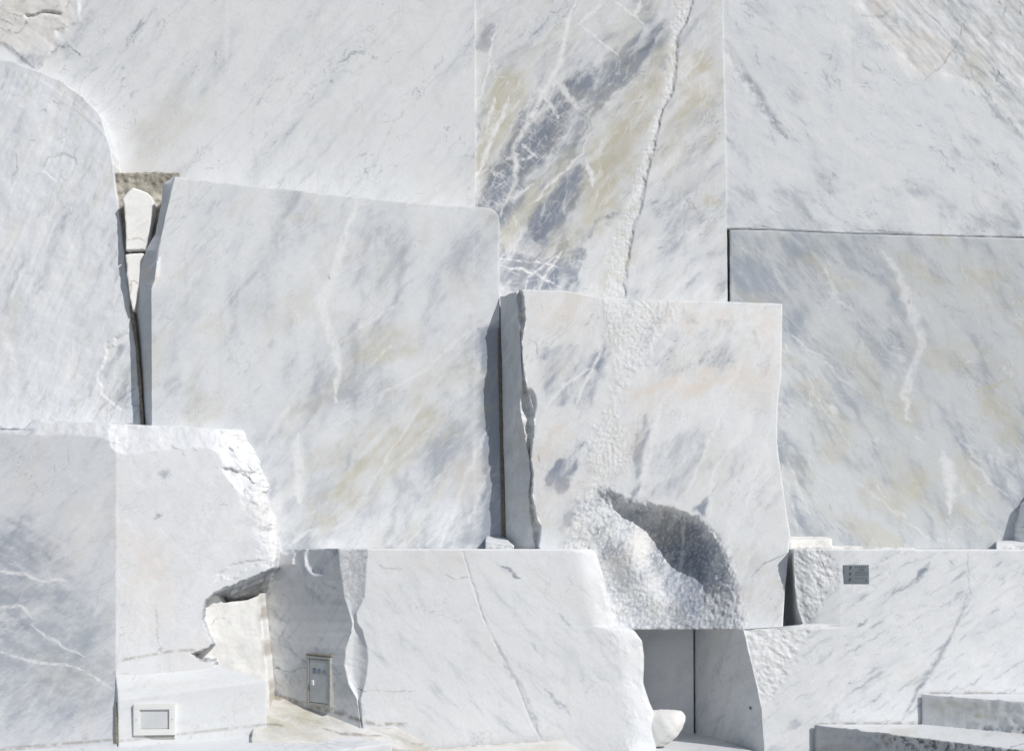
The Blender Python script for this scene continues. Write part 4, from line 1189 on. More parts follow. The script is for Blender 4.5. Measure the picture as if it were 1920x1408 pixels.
# ---- lower middle block
FL = pl([(1028, 522), (1062, 513), (1090, 505), (1115, 495), (1200, 498), (1300, 510), (1425, 522)])
FA = pl([(1028, 634), (1057, 637), (1090, 642), (1123, 647), (1153, 657), (1167, 661), (1187, 658), (1213, 649), (1247, 646), (1280, 653), (1310, 669), (1347, 674), (1425, 684)])
FB = pl([(1028, 690), (1060, 688), (1090, 686), (1120, 684), (1150, 668), (1167, 670), (1180, 679), (1210, 688), (1233, 691), (1263, 688), (1287, 683), (1310, 676), (1347, 679), (1425, 690)])


def FY(px):
    """depth of the upright shaded face where it is seen at px"""
    return (-1.38 - (px - CX) * D0 / FPX) / ((px - CX) / FPX + 1.35)



FLK = (1028, 1062, 1090, 1115, 1200, 1300, 1425)
FAK = (1028, 1057, 1090, 1123, 1153, 1167, 1187, 1213, 1247, 1280, 1310, 1347, 1425)


def f_left(px, py):
    """point on the left (shaded) face of the lower middle block"""
    a, b = float(FL(1275)), float(FA(1275))
    t = (px - a) / (b - a)
    return wp(px, py, 1 / ((1 - t) / (D0 + FY(a)) + t / (D0 + .5 * FY(b))) - D0 - .012)


def mk(S):
    x, y = S.x, S.y
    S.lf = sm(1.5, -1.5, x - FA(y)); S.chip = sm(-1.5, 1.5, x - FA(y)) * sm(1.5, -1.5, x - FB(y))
    S.cloud('grey', -52, 140, 34, 0.0, 0.7, 0.26, 111)
    S.cloud('grey', -42, 110, 14, 0.12, 0.65, 0.30, 112)
    S.hairs('grey', -50, 130, 24, 0.28, 113, 0.07, 0.0)
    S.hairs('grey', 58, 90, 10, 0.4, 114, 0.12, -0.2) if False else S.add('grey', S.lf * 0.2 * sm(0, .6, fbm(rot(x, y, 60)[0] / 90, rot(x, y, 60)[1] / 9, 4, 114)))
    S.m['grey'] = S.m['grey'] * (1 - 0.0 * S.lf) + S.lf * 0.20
    S.cloud('pink', -30, 160, 80, 0.1, 0.7, 0.2, 115)
    S.area('pink', [(700, 1030), (900, 1030), (880, 1080), (760, 1075)], 0.3, 20, 20, 40, 116)
    S.vein('dark', [(868, 1034), (878, 1062), (884, 1090), (898, 1120), (905, 1155), (920, 1190), (938, 1225), (950, 1250), (968, 1280), (985, 1320), (1000, 1360), (1014, 1384)], 1.5, 0.42, 5, 20, 4)
    S.vein('grey', [(930, 1200), (960, 1262), (990, 1310), (1012, 1380)], 5, 0.45, 5)
    S.vein('grey', [(938, 1062), (955, 1070), (972, 1084)], 3.5, 0.8, 5); S.vein('dark', [(950, 1067), (970, 1082)], 1.2, 0.5, 3)
    S.vein('grey', [(1050, 1150), (1064, 1168), (1080, 1182)], 3, 0.5, 5); S.vein('grey', [(1020, 1290), (1050, 1320), (1068, 1345)], 5, 0.55, 8)
    S.vein('grey', [(845, 1162), (860, 1170), (868, 1160)], 2, 0.4, 5); S.vein('dark', [(682, 1295), (700, 1294), (740, 1296), (780, 1294)], 1.2, 0.5, 2)
    S.vein('dark', [(508, 1256), (520, 1250), (535, 1257), (545, 1260), (560, 1254), (571, 1251)], 1.3, 0.85, 3, 12)
    S.vein('dark', [(622, 1262), (632, 1263), (642, 1264)], 1.3, 0.85, 1)
    S.vein('dark', [(668, 1290), (676, 1292), (683, 1296), (690, 1294)], 1.5, 0.9, 1)
    S.vein('dark', [(662, 1180), (656, 1190), (652, 1194)], 1.0, 0.6, 1)
    for v in ([(704, 1056), (720, 1064), (752, 1066)], [(835, 1076), (850, 1084), (878, 1082)], [(690, 1044), (684, 1048)]):
        S.vein('brown', v, 1.2, 0.4, 3)
    S.area('white', [(520, 1040), (552, 1040), (553, 1058), (535, 1062), (520, 1060)], 0.5, 4, 6, 14, 117)
    S.add('dark', 0.22 * S.chip * sm(0.35, 0.6, ridge(x / 12, y / 12, 3, 118)) * sm(1180, 1060, y))
    S.add('grey', 0.10 * S.chip)
    S.add('brown', 0.65 * sm(7, 0, np.abs(y - np.interp(x, [505, 560, 620, 690, 700, 745, 760], [1300, 1317, 1333, 1355, 1357, 1359, 1359]) + 1)) * (x < 765) * sm(-0.4, 0.3, fbm(x / 14, y / 14, 3, 119)))
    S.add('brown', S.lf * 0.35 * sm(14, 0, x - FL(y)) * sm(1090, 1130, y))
    S.add('rough', 0.4 * S.chip)
    # worn right end and the top corner scoops
    S.add('white', 0.4 * sm(1080, 1140, x) * sm(1200, 1120, y))


def dsp(x, y, S):
    w = 4 * fbm(x / 14, y / 14, 4, 121)
    t = np.clip((x - FA(y)) / np.maximum(FB(y) - FA(y), 1.0), 0, 1)
    r = S.chip * ((0.012 + 0.022 * sm(1150, 1190, y)) * np.sin(np.pi * t) + 0.003 * fbm(x / 9, y / 9, 4, 122))
    # scoops broken out of the shaded face along the top
    r = r + 0.05 * sm(1.1, 0.75, np.hypot((x + w - 595) / 23, (y + w - 1043) / 35))
    r = r - 0.03 * sm(-2, 4, polysd(x + w, y + w, [(520, 1034), (553, 1034), (552, 1060), (530, 1062), (518, 1058)]))
    # bumpy pits towards the worn right end
    pm = sm(1085, 1140, x + 2 * w) * sm(1240, 1190, y) + sm(1140, 1190, x + 2 * w) * sm(1160, 1200, y)
    b, _ = chisel(x, y, np.clip(pm, 0, 1) * sm(-.3, .5, fbm(x / 30, y / 30, 3, 124)), 9, 0.0045, 123)
    r = r - b + 0.06 * sm(1090, 1130, x) * sm(60, 0, y - 1028)
    # stepped back nose at the right end
    r = r + 0.05 * sm(60, 0, FR(y) - x) ** 2
    d, _ = segdist(x, y, [(868, 1034), (884, 1090), (905, 1155), (938, 1225), (968, 1280), (1000, 1360), (1014, 1384)])
    return r + 0.003 * sm(3, 0, d)


FR = pl([(1028, 1108), (1036, 1118), (1060, 1125), (1100, 1136), (1130, 1141), (1160, 1150), (1173, 1155), (1178, 1180), (1184, 1192), (1200, 1203), (1230, 1208), (1280, 1206), (1300, 1212), (1330, 1224), (1425, 1232)])
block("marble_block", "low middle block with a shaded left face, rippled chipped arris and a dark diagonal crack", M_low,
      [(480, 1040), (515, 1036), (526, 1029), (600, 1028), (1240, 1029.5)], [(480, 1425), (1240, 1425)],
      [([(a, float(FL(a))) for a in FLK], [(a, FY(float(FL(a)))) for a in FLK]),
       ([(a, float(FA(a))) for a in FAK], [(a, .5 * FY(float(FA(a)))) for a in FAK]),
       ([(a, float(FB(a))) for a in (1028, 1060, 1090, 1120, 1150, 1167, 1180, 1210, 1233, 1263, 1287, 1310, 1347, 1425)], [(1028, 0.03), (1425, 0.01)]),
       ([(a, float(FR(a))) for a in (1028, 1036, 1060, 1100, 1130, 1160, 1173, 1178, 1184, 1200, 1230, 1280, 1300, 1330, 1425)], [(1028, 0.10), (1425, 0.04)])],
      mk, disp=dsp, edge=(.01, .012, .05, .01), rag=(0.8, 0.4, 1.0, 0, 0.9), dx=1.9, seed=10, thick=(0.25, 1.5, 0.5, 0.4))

# ---- lower right block (its left flank is the right wall of the niche)
GA = pl([(1028, 1489), (1060, 1489), (1100, 1491), (1140, 1496), (1170, 1506), (1174, 1480), (1179, 1394), (1220, 1403), (1260, 1413), (1290, 1420), (1330, 1428), (1400, 1433), (1425, 1434)])


def mk(S):
    x, y = S.x, S.y
    up = sm(1177, 1171, y)
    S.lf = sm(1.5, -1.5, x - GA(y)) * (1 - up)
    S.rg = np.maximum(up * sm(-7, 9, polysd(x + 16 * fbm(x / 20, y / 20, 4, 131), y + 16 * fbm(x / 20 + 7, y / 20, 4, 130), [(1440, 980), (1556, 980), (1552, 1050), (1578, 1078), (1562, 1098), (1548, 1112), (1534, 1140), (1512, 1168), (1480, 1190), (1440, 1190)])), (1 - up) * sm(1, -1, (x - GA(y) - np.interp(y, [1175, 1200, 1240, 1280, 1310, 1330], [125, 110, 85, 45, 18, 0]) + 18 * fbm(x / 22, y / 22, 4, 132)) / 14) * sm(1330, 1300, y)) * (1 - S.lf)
    S.cloud('grey', 35, 130, 32, 0.0, 0.65, 0.30, 133)
    S.cloud('grey', 33, 60, 9, 0.12, 0.55, 0.42, 134)
    S.hairs('grey', 36, 80, 14, 0.4, 135, 0.09, 0.0)
    S.hairs('dark', 36, 50, 12, 0.15, 136, 0.05, 0.25)
    S.cloud('white', 36, 90, 26, 0.05, 0.5, 0.5, 137)
    S.mul('grey', 1 - 0.75 * S.rg); S.add('rough', S.rg); S.add('white', 0.4 * S.rg)
    S.vein('dark', [(1812, 1075), (1818, 1085), (1818, 1110), (1806, 1140), (1795, 1170), (1778, 1200), (1760, 1235), (1742, 1262), (1722, 1292), (1705, 1325), (1686, 1356)], 2.0, 0.5, 4, 20, 5)
    S.vein('grey', [(1790, 1180), (1760, 1232), (1730, 1280), (1700, 1335)], 6, 0.5, 4)
    S.vein('grey', [(1744, 1056), (1730, 1070), (1716, 1085)], 6, 0.8, 7); S.vein('dark', [(1740, 1060), (1722, 1078)], 2, 0.3, 5)
    S.vein('dark', [(1814, 1030), (1816, 1060), (1819, 1078)], 1.3, 0.5, 3); S.vein('dark', [(1780, 1050), (1790, 1060)], 1, 0.5, 3)
    S.vein('ochre', [(1800, 1065), (1815, 1074), (1822, 1076)], 2, 0.5, 3)
    S.area('grey', [(1555, 1098), (1578, 1098), (1572, 1108), (1556, 1118)], 0.5, 3, 4, 12, 138, tex=0.6)
    S.area('grey', [(1855, 1035), (1900, 1040), (1895, 1060), (1870, 1065)], 0.35, 8, 10, 20, 139, tex=0.5)
    S.vein('grey', [(1606, 1174), (1620, 1168), (1636, 1152)], 2.5, 0.7, 4)
    S.area('grey', [(1620, 1310), (1640, 1290), (1668, 1275), (1650, 1310), (1628, 1332)], 0.4, 6, 10, 20, 140, tex=0.6)
    S.area('ochre', [(1690, 1240), (1735, 1245), (1715, 1290), (1690, 1270)], 0.22, 16, 14, 30, 141)
    for v in ([(1592, 1281), (1594, 1280)], [(1604, 1270), (1608, 1272)], [(1423, 1275), (1425, 1270)], [(1541, 1052), (1547, 1063)], [(1420, 1252), (1421, 1262)]):
        S.vein('dark', v, 1.2, 0.9, 1)
    S.blob('dark', 1407, 1327, 2.5, 3, 0, 1.0, 0.8, 2)
    S.add('brown', 0.5 * sm(6, 0, np.abs(y - np.interp(x, [1525, 1720, 1726, 1921, 2160], [1356, 1355, 1299, 1299, 1299]) - 1)) * (x > 1522) * sm(-0.2, 0.3, fbm(x / 18, y / 14, 3, 142)))
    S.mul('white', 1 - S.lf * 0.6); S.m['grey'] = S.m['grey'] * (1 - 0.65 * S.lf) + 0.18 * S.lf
    u, v = rot(x, y, 72)
    S.add('ochre', S.lf * 0.2 * sm(0.0, 0.5, fbm(u / 160, v / 22, 4, 143)))
    S.add('grey', S.lf * 0.2 * sm(0.0, 0.5, fbm(u / 160, v / 18, 4, 144)))


def dsp(x, y, S):
    w = 5 * fbm(x / 18, y / 18, 4, 145)
    f1, f2, idv = worley((x + 2 * w) / 15, (y + 2 * w) / 11, 146)
    lump = (0.6 - f1) * 0.009 * (0.2 + idv) + 0.008 * fbm(x / 16, y / 12, 5, 147) + 0.005 * ridge(x / 14, y / 10, 3, 148)
    up = sm(1177, 1171, y)
    r = -S.rg * lump + S.rg * 0.012
    # upper nose rounds back to the left
    r = r + up * 0.03 * sm(40, 0, x - GA(y)) ** 2 + up * 0.02 * sm(90, 0, x - GA(y))
    # lower shoulder slopes back towards the ledge
    r = r + (1 - up) * (1 - S.lf) * 0.015 * sm(60, 0, y - 1175) * sm(1540, 1440, x)
    d, _ = segdist(x, y, [(1812, 1075), (1818, 1110), (1795, 1170), (1760, 1235), (1722, 1292), (1686, 1356)])
    return r + 0.0 * d


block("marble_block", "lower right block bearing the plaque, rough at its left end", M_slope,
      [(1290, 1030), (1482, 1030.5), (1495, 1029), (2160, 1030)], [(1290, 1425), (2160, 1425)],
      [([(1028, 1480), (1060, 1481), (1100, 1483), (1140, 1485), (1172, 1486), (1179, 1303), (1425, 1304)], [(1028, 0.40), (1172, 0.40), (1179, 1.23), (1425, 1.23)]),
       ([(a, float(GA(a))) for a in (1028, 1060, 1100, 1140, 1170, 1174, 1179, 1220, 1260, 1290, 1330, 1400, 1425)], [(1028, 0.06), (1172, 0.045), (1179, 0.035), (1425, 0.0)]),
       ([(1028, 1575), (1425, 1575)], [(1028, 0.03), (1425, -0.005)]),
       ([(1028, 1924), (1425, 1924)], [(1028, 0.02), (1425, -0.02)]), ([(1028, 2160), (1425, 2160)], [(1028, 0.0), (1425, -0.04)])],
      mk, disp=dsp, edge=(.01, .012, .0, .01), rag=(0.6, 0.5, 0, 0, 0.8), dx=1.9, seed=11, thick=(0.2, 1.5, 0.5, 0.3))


# ---- slab closing the back of the niche
def mk(S):
    S.cloud('grey', 20, 90, 30, -0.2, 0.5, 0.25, 151)
    S.cloud('ochre', 70, 90, 30, 0.1, 0.6, 0.25, 152)


block("marble_block", "smooth grey slab closing the back of the small niche", M_sawn,
      [(1130, 1172), (1330, 1172)], [(1130, 1425), (1330, 1425)],
      [([(1172, 1130), (1425, 1130)], [(1172, 1.26), (1425, 1.26)]), ([(1172, 1300), (1425, 1301)], [(1172, 1.22), (1425, 1.22)])],
      mk, edge=(.006, .006, .006, .006), rag=(0, 0, 0, 0), seed=12, thick=(.3, .3, .3, .3))


# ---- sloping bench stone
def mk(S):
    S.cloud('grey', 20, 120, 30, 0.1, 0.7, 0.25, 161)
    S.cloud('ochre', 6, 130, 14, 0.0, 0.6, 0.25, 162)
    S.hairs('dark', -20, 30, 14, 0.3, 163, 0.03, 0.3)
    d, _ = segdist(S.x, S.y, [(222, 1312), (500, 1276)])
    S.add('white', 0.5 * sm(5, 1, d))
    S.add('brown', 0.45 * sm(4.5, 0, np.abs(S.y - np.interp(S.x, [222, 500], [1389, 1357]))) * sm(-0.7, 0.3, fbm(S.x / 14, S.y / 14, 4, 164)))
    S.vein('brown', [(218, 1249), (270, 1241), (320, 1228)], 1.6, 0.5, 2)


b0, b1, b2, b3 = wp(222, 1390, -.12), wp(501, 1359, .02), wp(345, 1340, .48), wp(214, 1368, .12)
t0, t1, t2, t3 = wp(222, 1312, -.09), wp(501, 1274, .02), wp(333, 1222, .40), wp(214, 1240, .09)
for b_ in (b0, b1, b2, b3):
    b_[2] = min(b_[2], 0.14)
rock("marble_bench", "sloping white marble bench stone wedged beside the lower left corner block", "bench", M_soft, [b0, b1, b2, b3, t0, t1, t2, t3], mk, dx=0.022, r=0.018, amp=0.006, sc=0.3, seed=13)


# ---- paving at the front
def mk(S):
    S.cloud('grey', 12, 120, 22, -0.1, 0.6, 0.35, 171)
    S.hairs('grey', -18, 60, 14, 0.4, 172, 0.07, 0.1)
    S.add('brown', 0.5 * sm(6, 0, np.abs(S.y - np.interp(S.x, [-260, 0, 218, 500], [1422, 1404, 1388, 1358]) - 1)) * sm(-0.7, 0.3, fbm(S.x / 14, S.y / 14, 4, 173)))
    S.blob('brown', 470, 1362, 30, 5, 0, 0.4, 0.8, 4)


rock("paving_slab", "long white slab lying in front of the bench at the bottom left", "paving slab", M_soft,
     slab([(-260, 1530, -1.5), (736, 1392, -.34), (598, 1369, .06), (-260, 1396, .28)], 0.16), mk, group="paving slabs at the foot of the wall", dx=0.03, r=0.02, amp=0.006, sc=0.4, seed=14)


def mk(S):
    S.cloud('ochre', -22, 120, 16, -0.3, 0.4, 0.55, 181)
    S.cloud('grey', -22, 60, 14, 0.1, 0.6, 0.4, 182)
    S.area('lichen', [(505, 1345), (560, 1338), (640, 1350), (600, 1360)], 0.2, 8, 10, 20, 183)
    S.area('ochre', [(500, 1335), (580, 1335), (640, 1360), (520, 1356)], 0.5, 10, 14, 20, 184, tex=0.6)
    S.add('brown', 0.75 * sm(9, 0, np.abs(S.y - np.interp(S.x, [505, 560, 620, 690, 745, 760, 800], [1302, 1319, 1335, 1357, 1360, 1360, 1366]) - 1)) * sm(-0.4, 0.3, fbm(S.x / 14, S.y / 14, 3, 185)))
    S.vein('brown', [(608, 1366), (640, 1374), (680, 1378), (716, 1380)], 1.8, 0.7, 3)
    S.vein('brown', [(770, 1390), (800, 1395), (815, 1398)], 2.5, 0.4, 6)
    S.vein('brown', [(500, 1357), (520, 1358), (536, 1362)], 2, 0.7, 2)


yt = [wp(470, 1384, -.2), wp(826, 1408, -.38), wp(730, 1352, .10), wp(488, 1293, .86)]
ybx = [p.copy() for p in yt]
for p in ybx:
    p[2] = -0.02
# sloping slab: quadrilateral seen between bench, shaded face and front slab
rock("paving_slab", "yellow stained sloping slab between the bench and the block with the metal door", "paving slab", M_cream,
     ybx + yt, mk, group="paving slabs at the foot of the wall", dx=0.03, r=0.02, amp=0.010, sc=0.3, seed=15)


def mk(S):
    S.cloud('ochre', -5, 120, 14, -0.1, 0.5, 0.35, 191)
    S.add('brown', 0.6 * sm(6, 0, np.abs(S.y - np.interp(S.x, [815, 900, 1000, 1050], [1400, 1394, 1386, 1383]) - 1)) * sm(-0.3, 0.3, fbm(S.x / 14, S.y / 14, 3, 192)))


rock("paving_slab", "small cream slab at the foot of the low middle block, bottom centre", "paving slab", M_cream,
     slab([(818, 1452, -.75), (1180, 1462, -.75), (1054, 1383.5, -.02), (814, 1402, -.02)], 0.22), mk, group="paving slabs at the foot of the wall", dx=0.03, r=0.02, amp=0.006, seed=16)


def mk(S):
    S.cloud('grey', 5, 120, 22, 0.0, 0.6, 0.25, 195)


rock("paving_slab", "flat white slab forming the floor of the niche", "paving slab", M_soft,
     slab([(1190, 1425, -.5), (1465, 1425, -.5), (1312, 1373, 1.28), (1150, 1373, 1.28)], 0.10), mk, group="paving slabs at the foot of the wall", dx=0.03, r=0.01, amp=0.003, seed=17)


# ---- two rough steps on the right
def mk(S):
    front = np.interp(S.x, [1527, 1921, 2160], [1363, 1408, 1434]) - 2
    f = sm(-4, 4, S.y - front)
    S.f = f
    S.cloud('grey', 0, 60, 30, -0.2, 0.5, 0.6, 201)
    S.cloud('ochre', 10, 60, 26, -0.05, 0.5, 0.45, 202)
    S.mul('grey', 0.15 + 0.65 * f)
    S.add('lichen', f * 0.9 * sm(30, 4, np.abs(S.y - front - 6)) * sm(1600, 1700, S.x))
    S.add('white', 0.4 * f * sm(0.1, 0.5, fbm(S.x / 30, S.y / 12, 4, 203)))
    S.add('dark', 0.5 * sm(1533, 1526, S.x) * f)
    S.vein('dark', [(1886, 1408), (1896, 1400), (1921, 1393)], 1.3, 0.8, 1)


rock("stone_step", "lower of the two rough steps on the right, with dark lichen along its edge", "step", M_soft,
     slab([(1527, 1358.6, -.035), (2160, 1436, -2.2), (2160, 1357, -.03), (1528, 1357.5, -.03)], 0.34), mk, group="rough marble steps at the right", dx=0.02, r=0.014, amp=0.022, sc=0.13, chip=0.9, calm=0.12, seed=18)


def mk(S):
    front = np.interp(S.x, [1729, 1921, 2160], [1306, 1320, 1334]) + 2
    f = sm(-4, 4, S.y - front)
    S.cloud('grey', 0, 50, 26, -0.2, 0.5, 0.55, 211)
    S.area('ochre', [(1735, 1308), (1921, 1318), (1921, 1345), (1850, 1350), (1735, 1335)], 0.5, 10, 14, 24, 212, tex=0.8, ang=0)
    S.mul('grey', 0.15 + 0.6 * f); S.mul('ochre', 0.5 + 0.5 * f)
    S.add('lichen', f * 0.8 * sm(16, 2, np.abs(S.y - np.interp(S.x, [1729, 1921, 2160], [1358, 1374, 1394]))) * sm(1760, 1900, S.x))
    for k in range(7):
        S.vein('ochre', [(1828 + k * 18, 1338 + k * 2.5), (1834 + k * 18, 1346 + k * 2.5)], 2.5, 0.7, 1)
    S.add('dark', 0.5 * sm(1733, 1727, S.x) * f)


rock("stone_step", "upper of the two rough steps on the right, ochre tooled front", "step", M_soft,
     slab([(1729, 1301.6, -.035), (2160, 1334, -1.25), (2160, 1300, -.03), (1728, 1301, -.03)], 0.36), mk, group="rough marble steps at the right", dx=0.016, r=0.014, amp=0.020, sc=0.10, chip=1.0, calm=0.12, seed=19)


# ================================================================= small stones
def mk(S):
    S.cloud('grey', 40, 30, 10, 0.0, 0.6, 0.3, 221)
    S.add('brown', 0.5 * sm(1022, 1030, S.y) * sm(0.0, 0.4, fbm(S.x / 8, S.y / 8, 3, 222)))


def small(name, label, cat, mat, top, z0, marks=mk, **kw):
    t = [wp(*p) for p in top]
    b = [p.copy() for p in t]
    for p in b:
        p[2] = z0
    return rock(name, label, cat, mat, b + t, marks, **kw)


ZF = CAMZ - (1028.5 - HY) / 200.0       # top of the low tier
small("loose_stone", "small wedge stone lying in the shadowed slot left of the central block", "stone", M_soft,
      [(910, 1013, .55), (964, 1022, .50), (944, 1006, .95), (912, 1005, .95)], ZF - .01, group="loose stones on the ledge", dx=0.01, r=0.01, amp=0.008, sc=0.1, seed=21)
small("loose_stone", "long white stone lying on the ledge under the grey polished block", "stone", M_cream,
      [(1478, 1013, .62), (1561, 1009, .62), (1555, 1005.5, 1.05), (1478, 1005, 1.05)], ZF - .01, group="loose stones on the ledge", dx=0.01, r=0.03, amp=0.008, sc=0.12, seed=22)
small("mortar_patch", "thin cream mortar strip on the ledge just right of the long white stone", "mortar", M_cream,
      [(1552, 1024, .8), (1618, 1025, .8), (1616, 1023.5, 1.1), (1552, 1022, 1.1)], ZF - .01, group="mortar strips along the ledge", dx=0.02, r=0.006, amp=0.004, seed=23)
small("mortar_patch", "lowest mortar strip on the ledge above the plaque's right side", "mortar", M_cream,
      [(1640, 1026.6, .8), (1714, 1027, .8), (1712, 1026, 1.1), (1640, 1026, 1.1)], ZF - .01, group="mortar strips along the ledge", dx=0.02, r=0.004, amp=0.002, seed=24)
small("loose_stone", "flat stone in shadow beside the boulder at the right edge", "stone", M_sawn,
      [(1868, 1018, .90), (1930, 1022, .88), (1926, 1006, 1.28), (1868, 1014, 1.26)], ZF - .01, group="loose stones on the ledge", dx=0.012, r=0.01, amp=0.008, sc=0.1, seed=25)


def mk(S):
    S.cloud('grey', 50, 30, 10, 0.0, 0.6, 0.3, 231)
    S.vein('dark', [(1910, 985), (1916, 986), (1921, 991)], 1.2, 0.7, 1)


EB = pl([(900, 1990), (915, 1935), (935, 1919), (960, 1914), (985, 1908), (1000, 1906), (1015, 1908), (1031, 1914)])
block("marble_boulder", "white boulder standing on the ledge, cut off by the right edge", M_soft,
      [(1900, 945), (1925, 930), (1960, 900), (2100, 890)], [(1900, 1030), (2160, 1030)],
      [([(a, float(EB(a))) for a in (900, 915, 935, 960, 985, 1000, 1015, 1031)], [(900, 1.14), (1031, 1.06)]), ([(890, 1960), (1031, 1960)], [(890, 0.98), (1031, 0.88)]), ([(890, 2080), (1031, 2080)], [(890, 1.0), (1031, 1.0)])],
      mk, cat="boulder", group=None, edge=(.05, .05, .03, .03), rag=(1, 1, 1, .5), seed=26, thick=(.3, .3, .3, .3))

# ---- stones and concrete filling the slot at the upper left
rock("concrete_fill", "rough brown concrete fill behind the cream stones in the upper left slot", "concrete", M_conc,
     slab([(212, 326, 1.17), (336, 326, 1.15), (336, 326, 1.40), (212, 326, 1.40)], 1.4), None, dx=0.012, r=0.01, amp=0.03, sc=0.09, seed=27)


def mk(S):
    S.cloud('grey', 35, 60, 14, 0.1, 0.6, 0.25, 241)
    S.vein('brown', [(236, 452), (250, 448), (262, 447), (274, 454)], 0.9, 0.6, 1)


block("marble_chunk", "upper cream stone with a pointed top filling the slot at the upper left", M_chunk,
      [(228, 376), (238, 362), (249, 352), (262, 356), (277, 362), (284, 371), (290, 380)], [(228, 470), (240, 469), (256, 469), (292, 468)],
      [([(350, 229), (376, 229), (386, 232), (400, 234), (440, 236), (470, 236)], [(350, 1.0), (470, .93)]), ([(350, 290), (380, 289), (400, 287), (440, 279), (470, 271)], [(350, 1.06), (470, .99)])],
      mk, cat="stone", group="cream stones in the upper left slot", edge=(.012, .012, .012, .012), rag=(.6, .6, .6, .4), seed=28, thick=(.1, .1, .1, .1), dx=2)


def mk(S):
    S.vein('brown', [(243, 528), (252, 526), (262, 534)], 0.9, 0.8, 1)
    S.vein('brown', [(240, 540), (246, 530), (246, 550)], 0.9, 0.7, 1)
    S.add('brown', 0.5 * sm(0.03, 0, S.dl) * sm(-.2, .3, fbm(S.x / 6, S.y / 14, 3, 243)))


block("marble_chunk", "lower cream stone tapering down between the boulder and the clouded block", M_chunk,
      [(232, 479), (244, 476), (266, 475), (274, 478)], [(232, 584), (274, 584)],
      [([(475, 235), (520, 238), (560, 244), (584, 249)], [(475, .95), (584, .93)]), ([(475, 273), (500, 268), (540, 262), (570, 256), (584, 252)], [(475, 1.0), (584, .95)])],
      mk, cat="stone", group="cream stones in the upper left slot", edge=(.012, .012, .012, .012), rag=(.6, .6, .6, .4), seed=29, thick=(.1, .1, .1, .1), dx=2)

# ---- mortar joints
ms = [wp(939, 1006, 1.0), wp(947, 1006, 1.0)]
block("mortar_joint", "dark upright mortar joint in the slot along the central block's sawn flank", M_oldmortar,
      [(930, 616), (950, 616)], [(930, 1008), (950, 1008)],
      [([(616, 934.5), (700, 935), (1008, 941.5)], [(616, .955), (1008, .90)]), ([(616, 941), (700, 942), (1008, 948)], [(616, .95), (1008, .90)])],
      lambda S: S.add('dark', 0.3 * sm(0, .4, fbm(S.x / 6, S.y / 14, 4, 3))), cat="mortar", group=None, edge=(.004, .004, .004, .004), rag=(.6, .4, .6, .4), seed=30, thick=(.06, .06, .06, .06), undul=0.01)
block("mortar_joint", "brown mortar seam at the right edge of the leaning boulder", M_mortar,
      [(240, 575), (262, 575)], [(240, 797), (275, 797)],
      [([(575, 242), (650, 254), (704, 257), (797, 259)], [(575, 0.99), (797, .95)]), ([(575, 250), (600, 253), (650, 258), (704, 263), (797, 270)], [(575, 0.99), (797, .95)])],
      lambda S: S.add('dark', 0.4 * sm(0, .4, fbm(S.x / 6, S.y / 14, 4, 5))), cat="mortar", group=None, edge=(.004, .004, .004, .004), rag=(.6, .4, 1.4, .4), seed=31, thick=(.06, .06, .06, .06), undul=0.015)
block("mortar_joint", "brown mortar plug between the bench and the lower left corner block", M_mortar,
      [(212, 1318), (224, 1318)], [(212, 1392), (224, 1392)],
      [([(1318, 216), (1392, 214)], [(1318, -.06), (1392, -.10)]), ([(1318, 223), (1392, 224)], [(1318, -.06), (1392, -.10)])],
      lambda S: S.add('dark', 0.3 * sm(0, .4, fbm(S.x / 6, S.y / 14, 4, 7))), cat="mortar", group=None, edge=(.006, .006, .006, .006), rag=(.8, .4, .8, .4), seed=32, thick=(.06, .06, .06, .06), undul=0.02)

# ---- slot between the central block and the plaque block
rock("marble_chip", "bluish stone flake standing in the dark slot left of the plaque block", "stone", M_sawn,
     slab([(1466, 1052, .86), (1484, 1052, .80), (1487, 1052, .9), (1466, 1052, .98)], 0.56), None, dx=0.012, r=0.006, amp=0.012, sc=0.1, seed=33)
rock("mortar_joint", "dark rubble joint at the back of the slot left of the plaque block", "mortar", M_mortar,
     slab([(1456, 1034, 1.02), (1500, 1034, 1.02), (1500, 1034, 1.2), (1456, 1034, 1.2)], 0.8), None, dx=0.02, r=0.006, amp=0.01, seed=34)


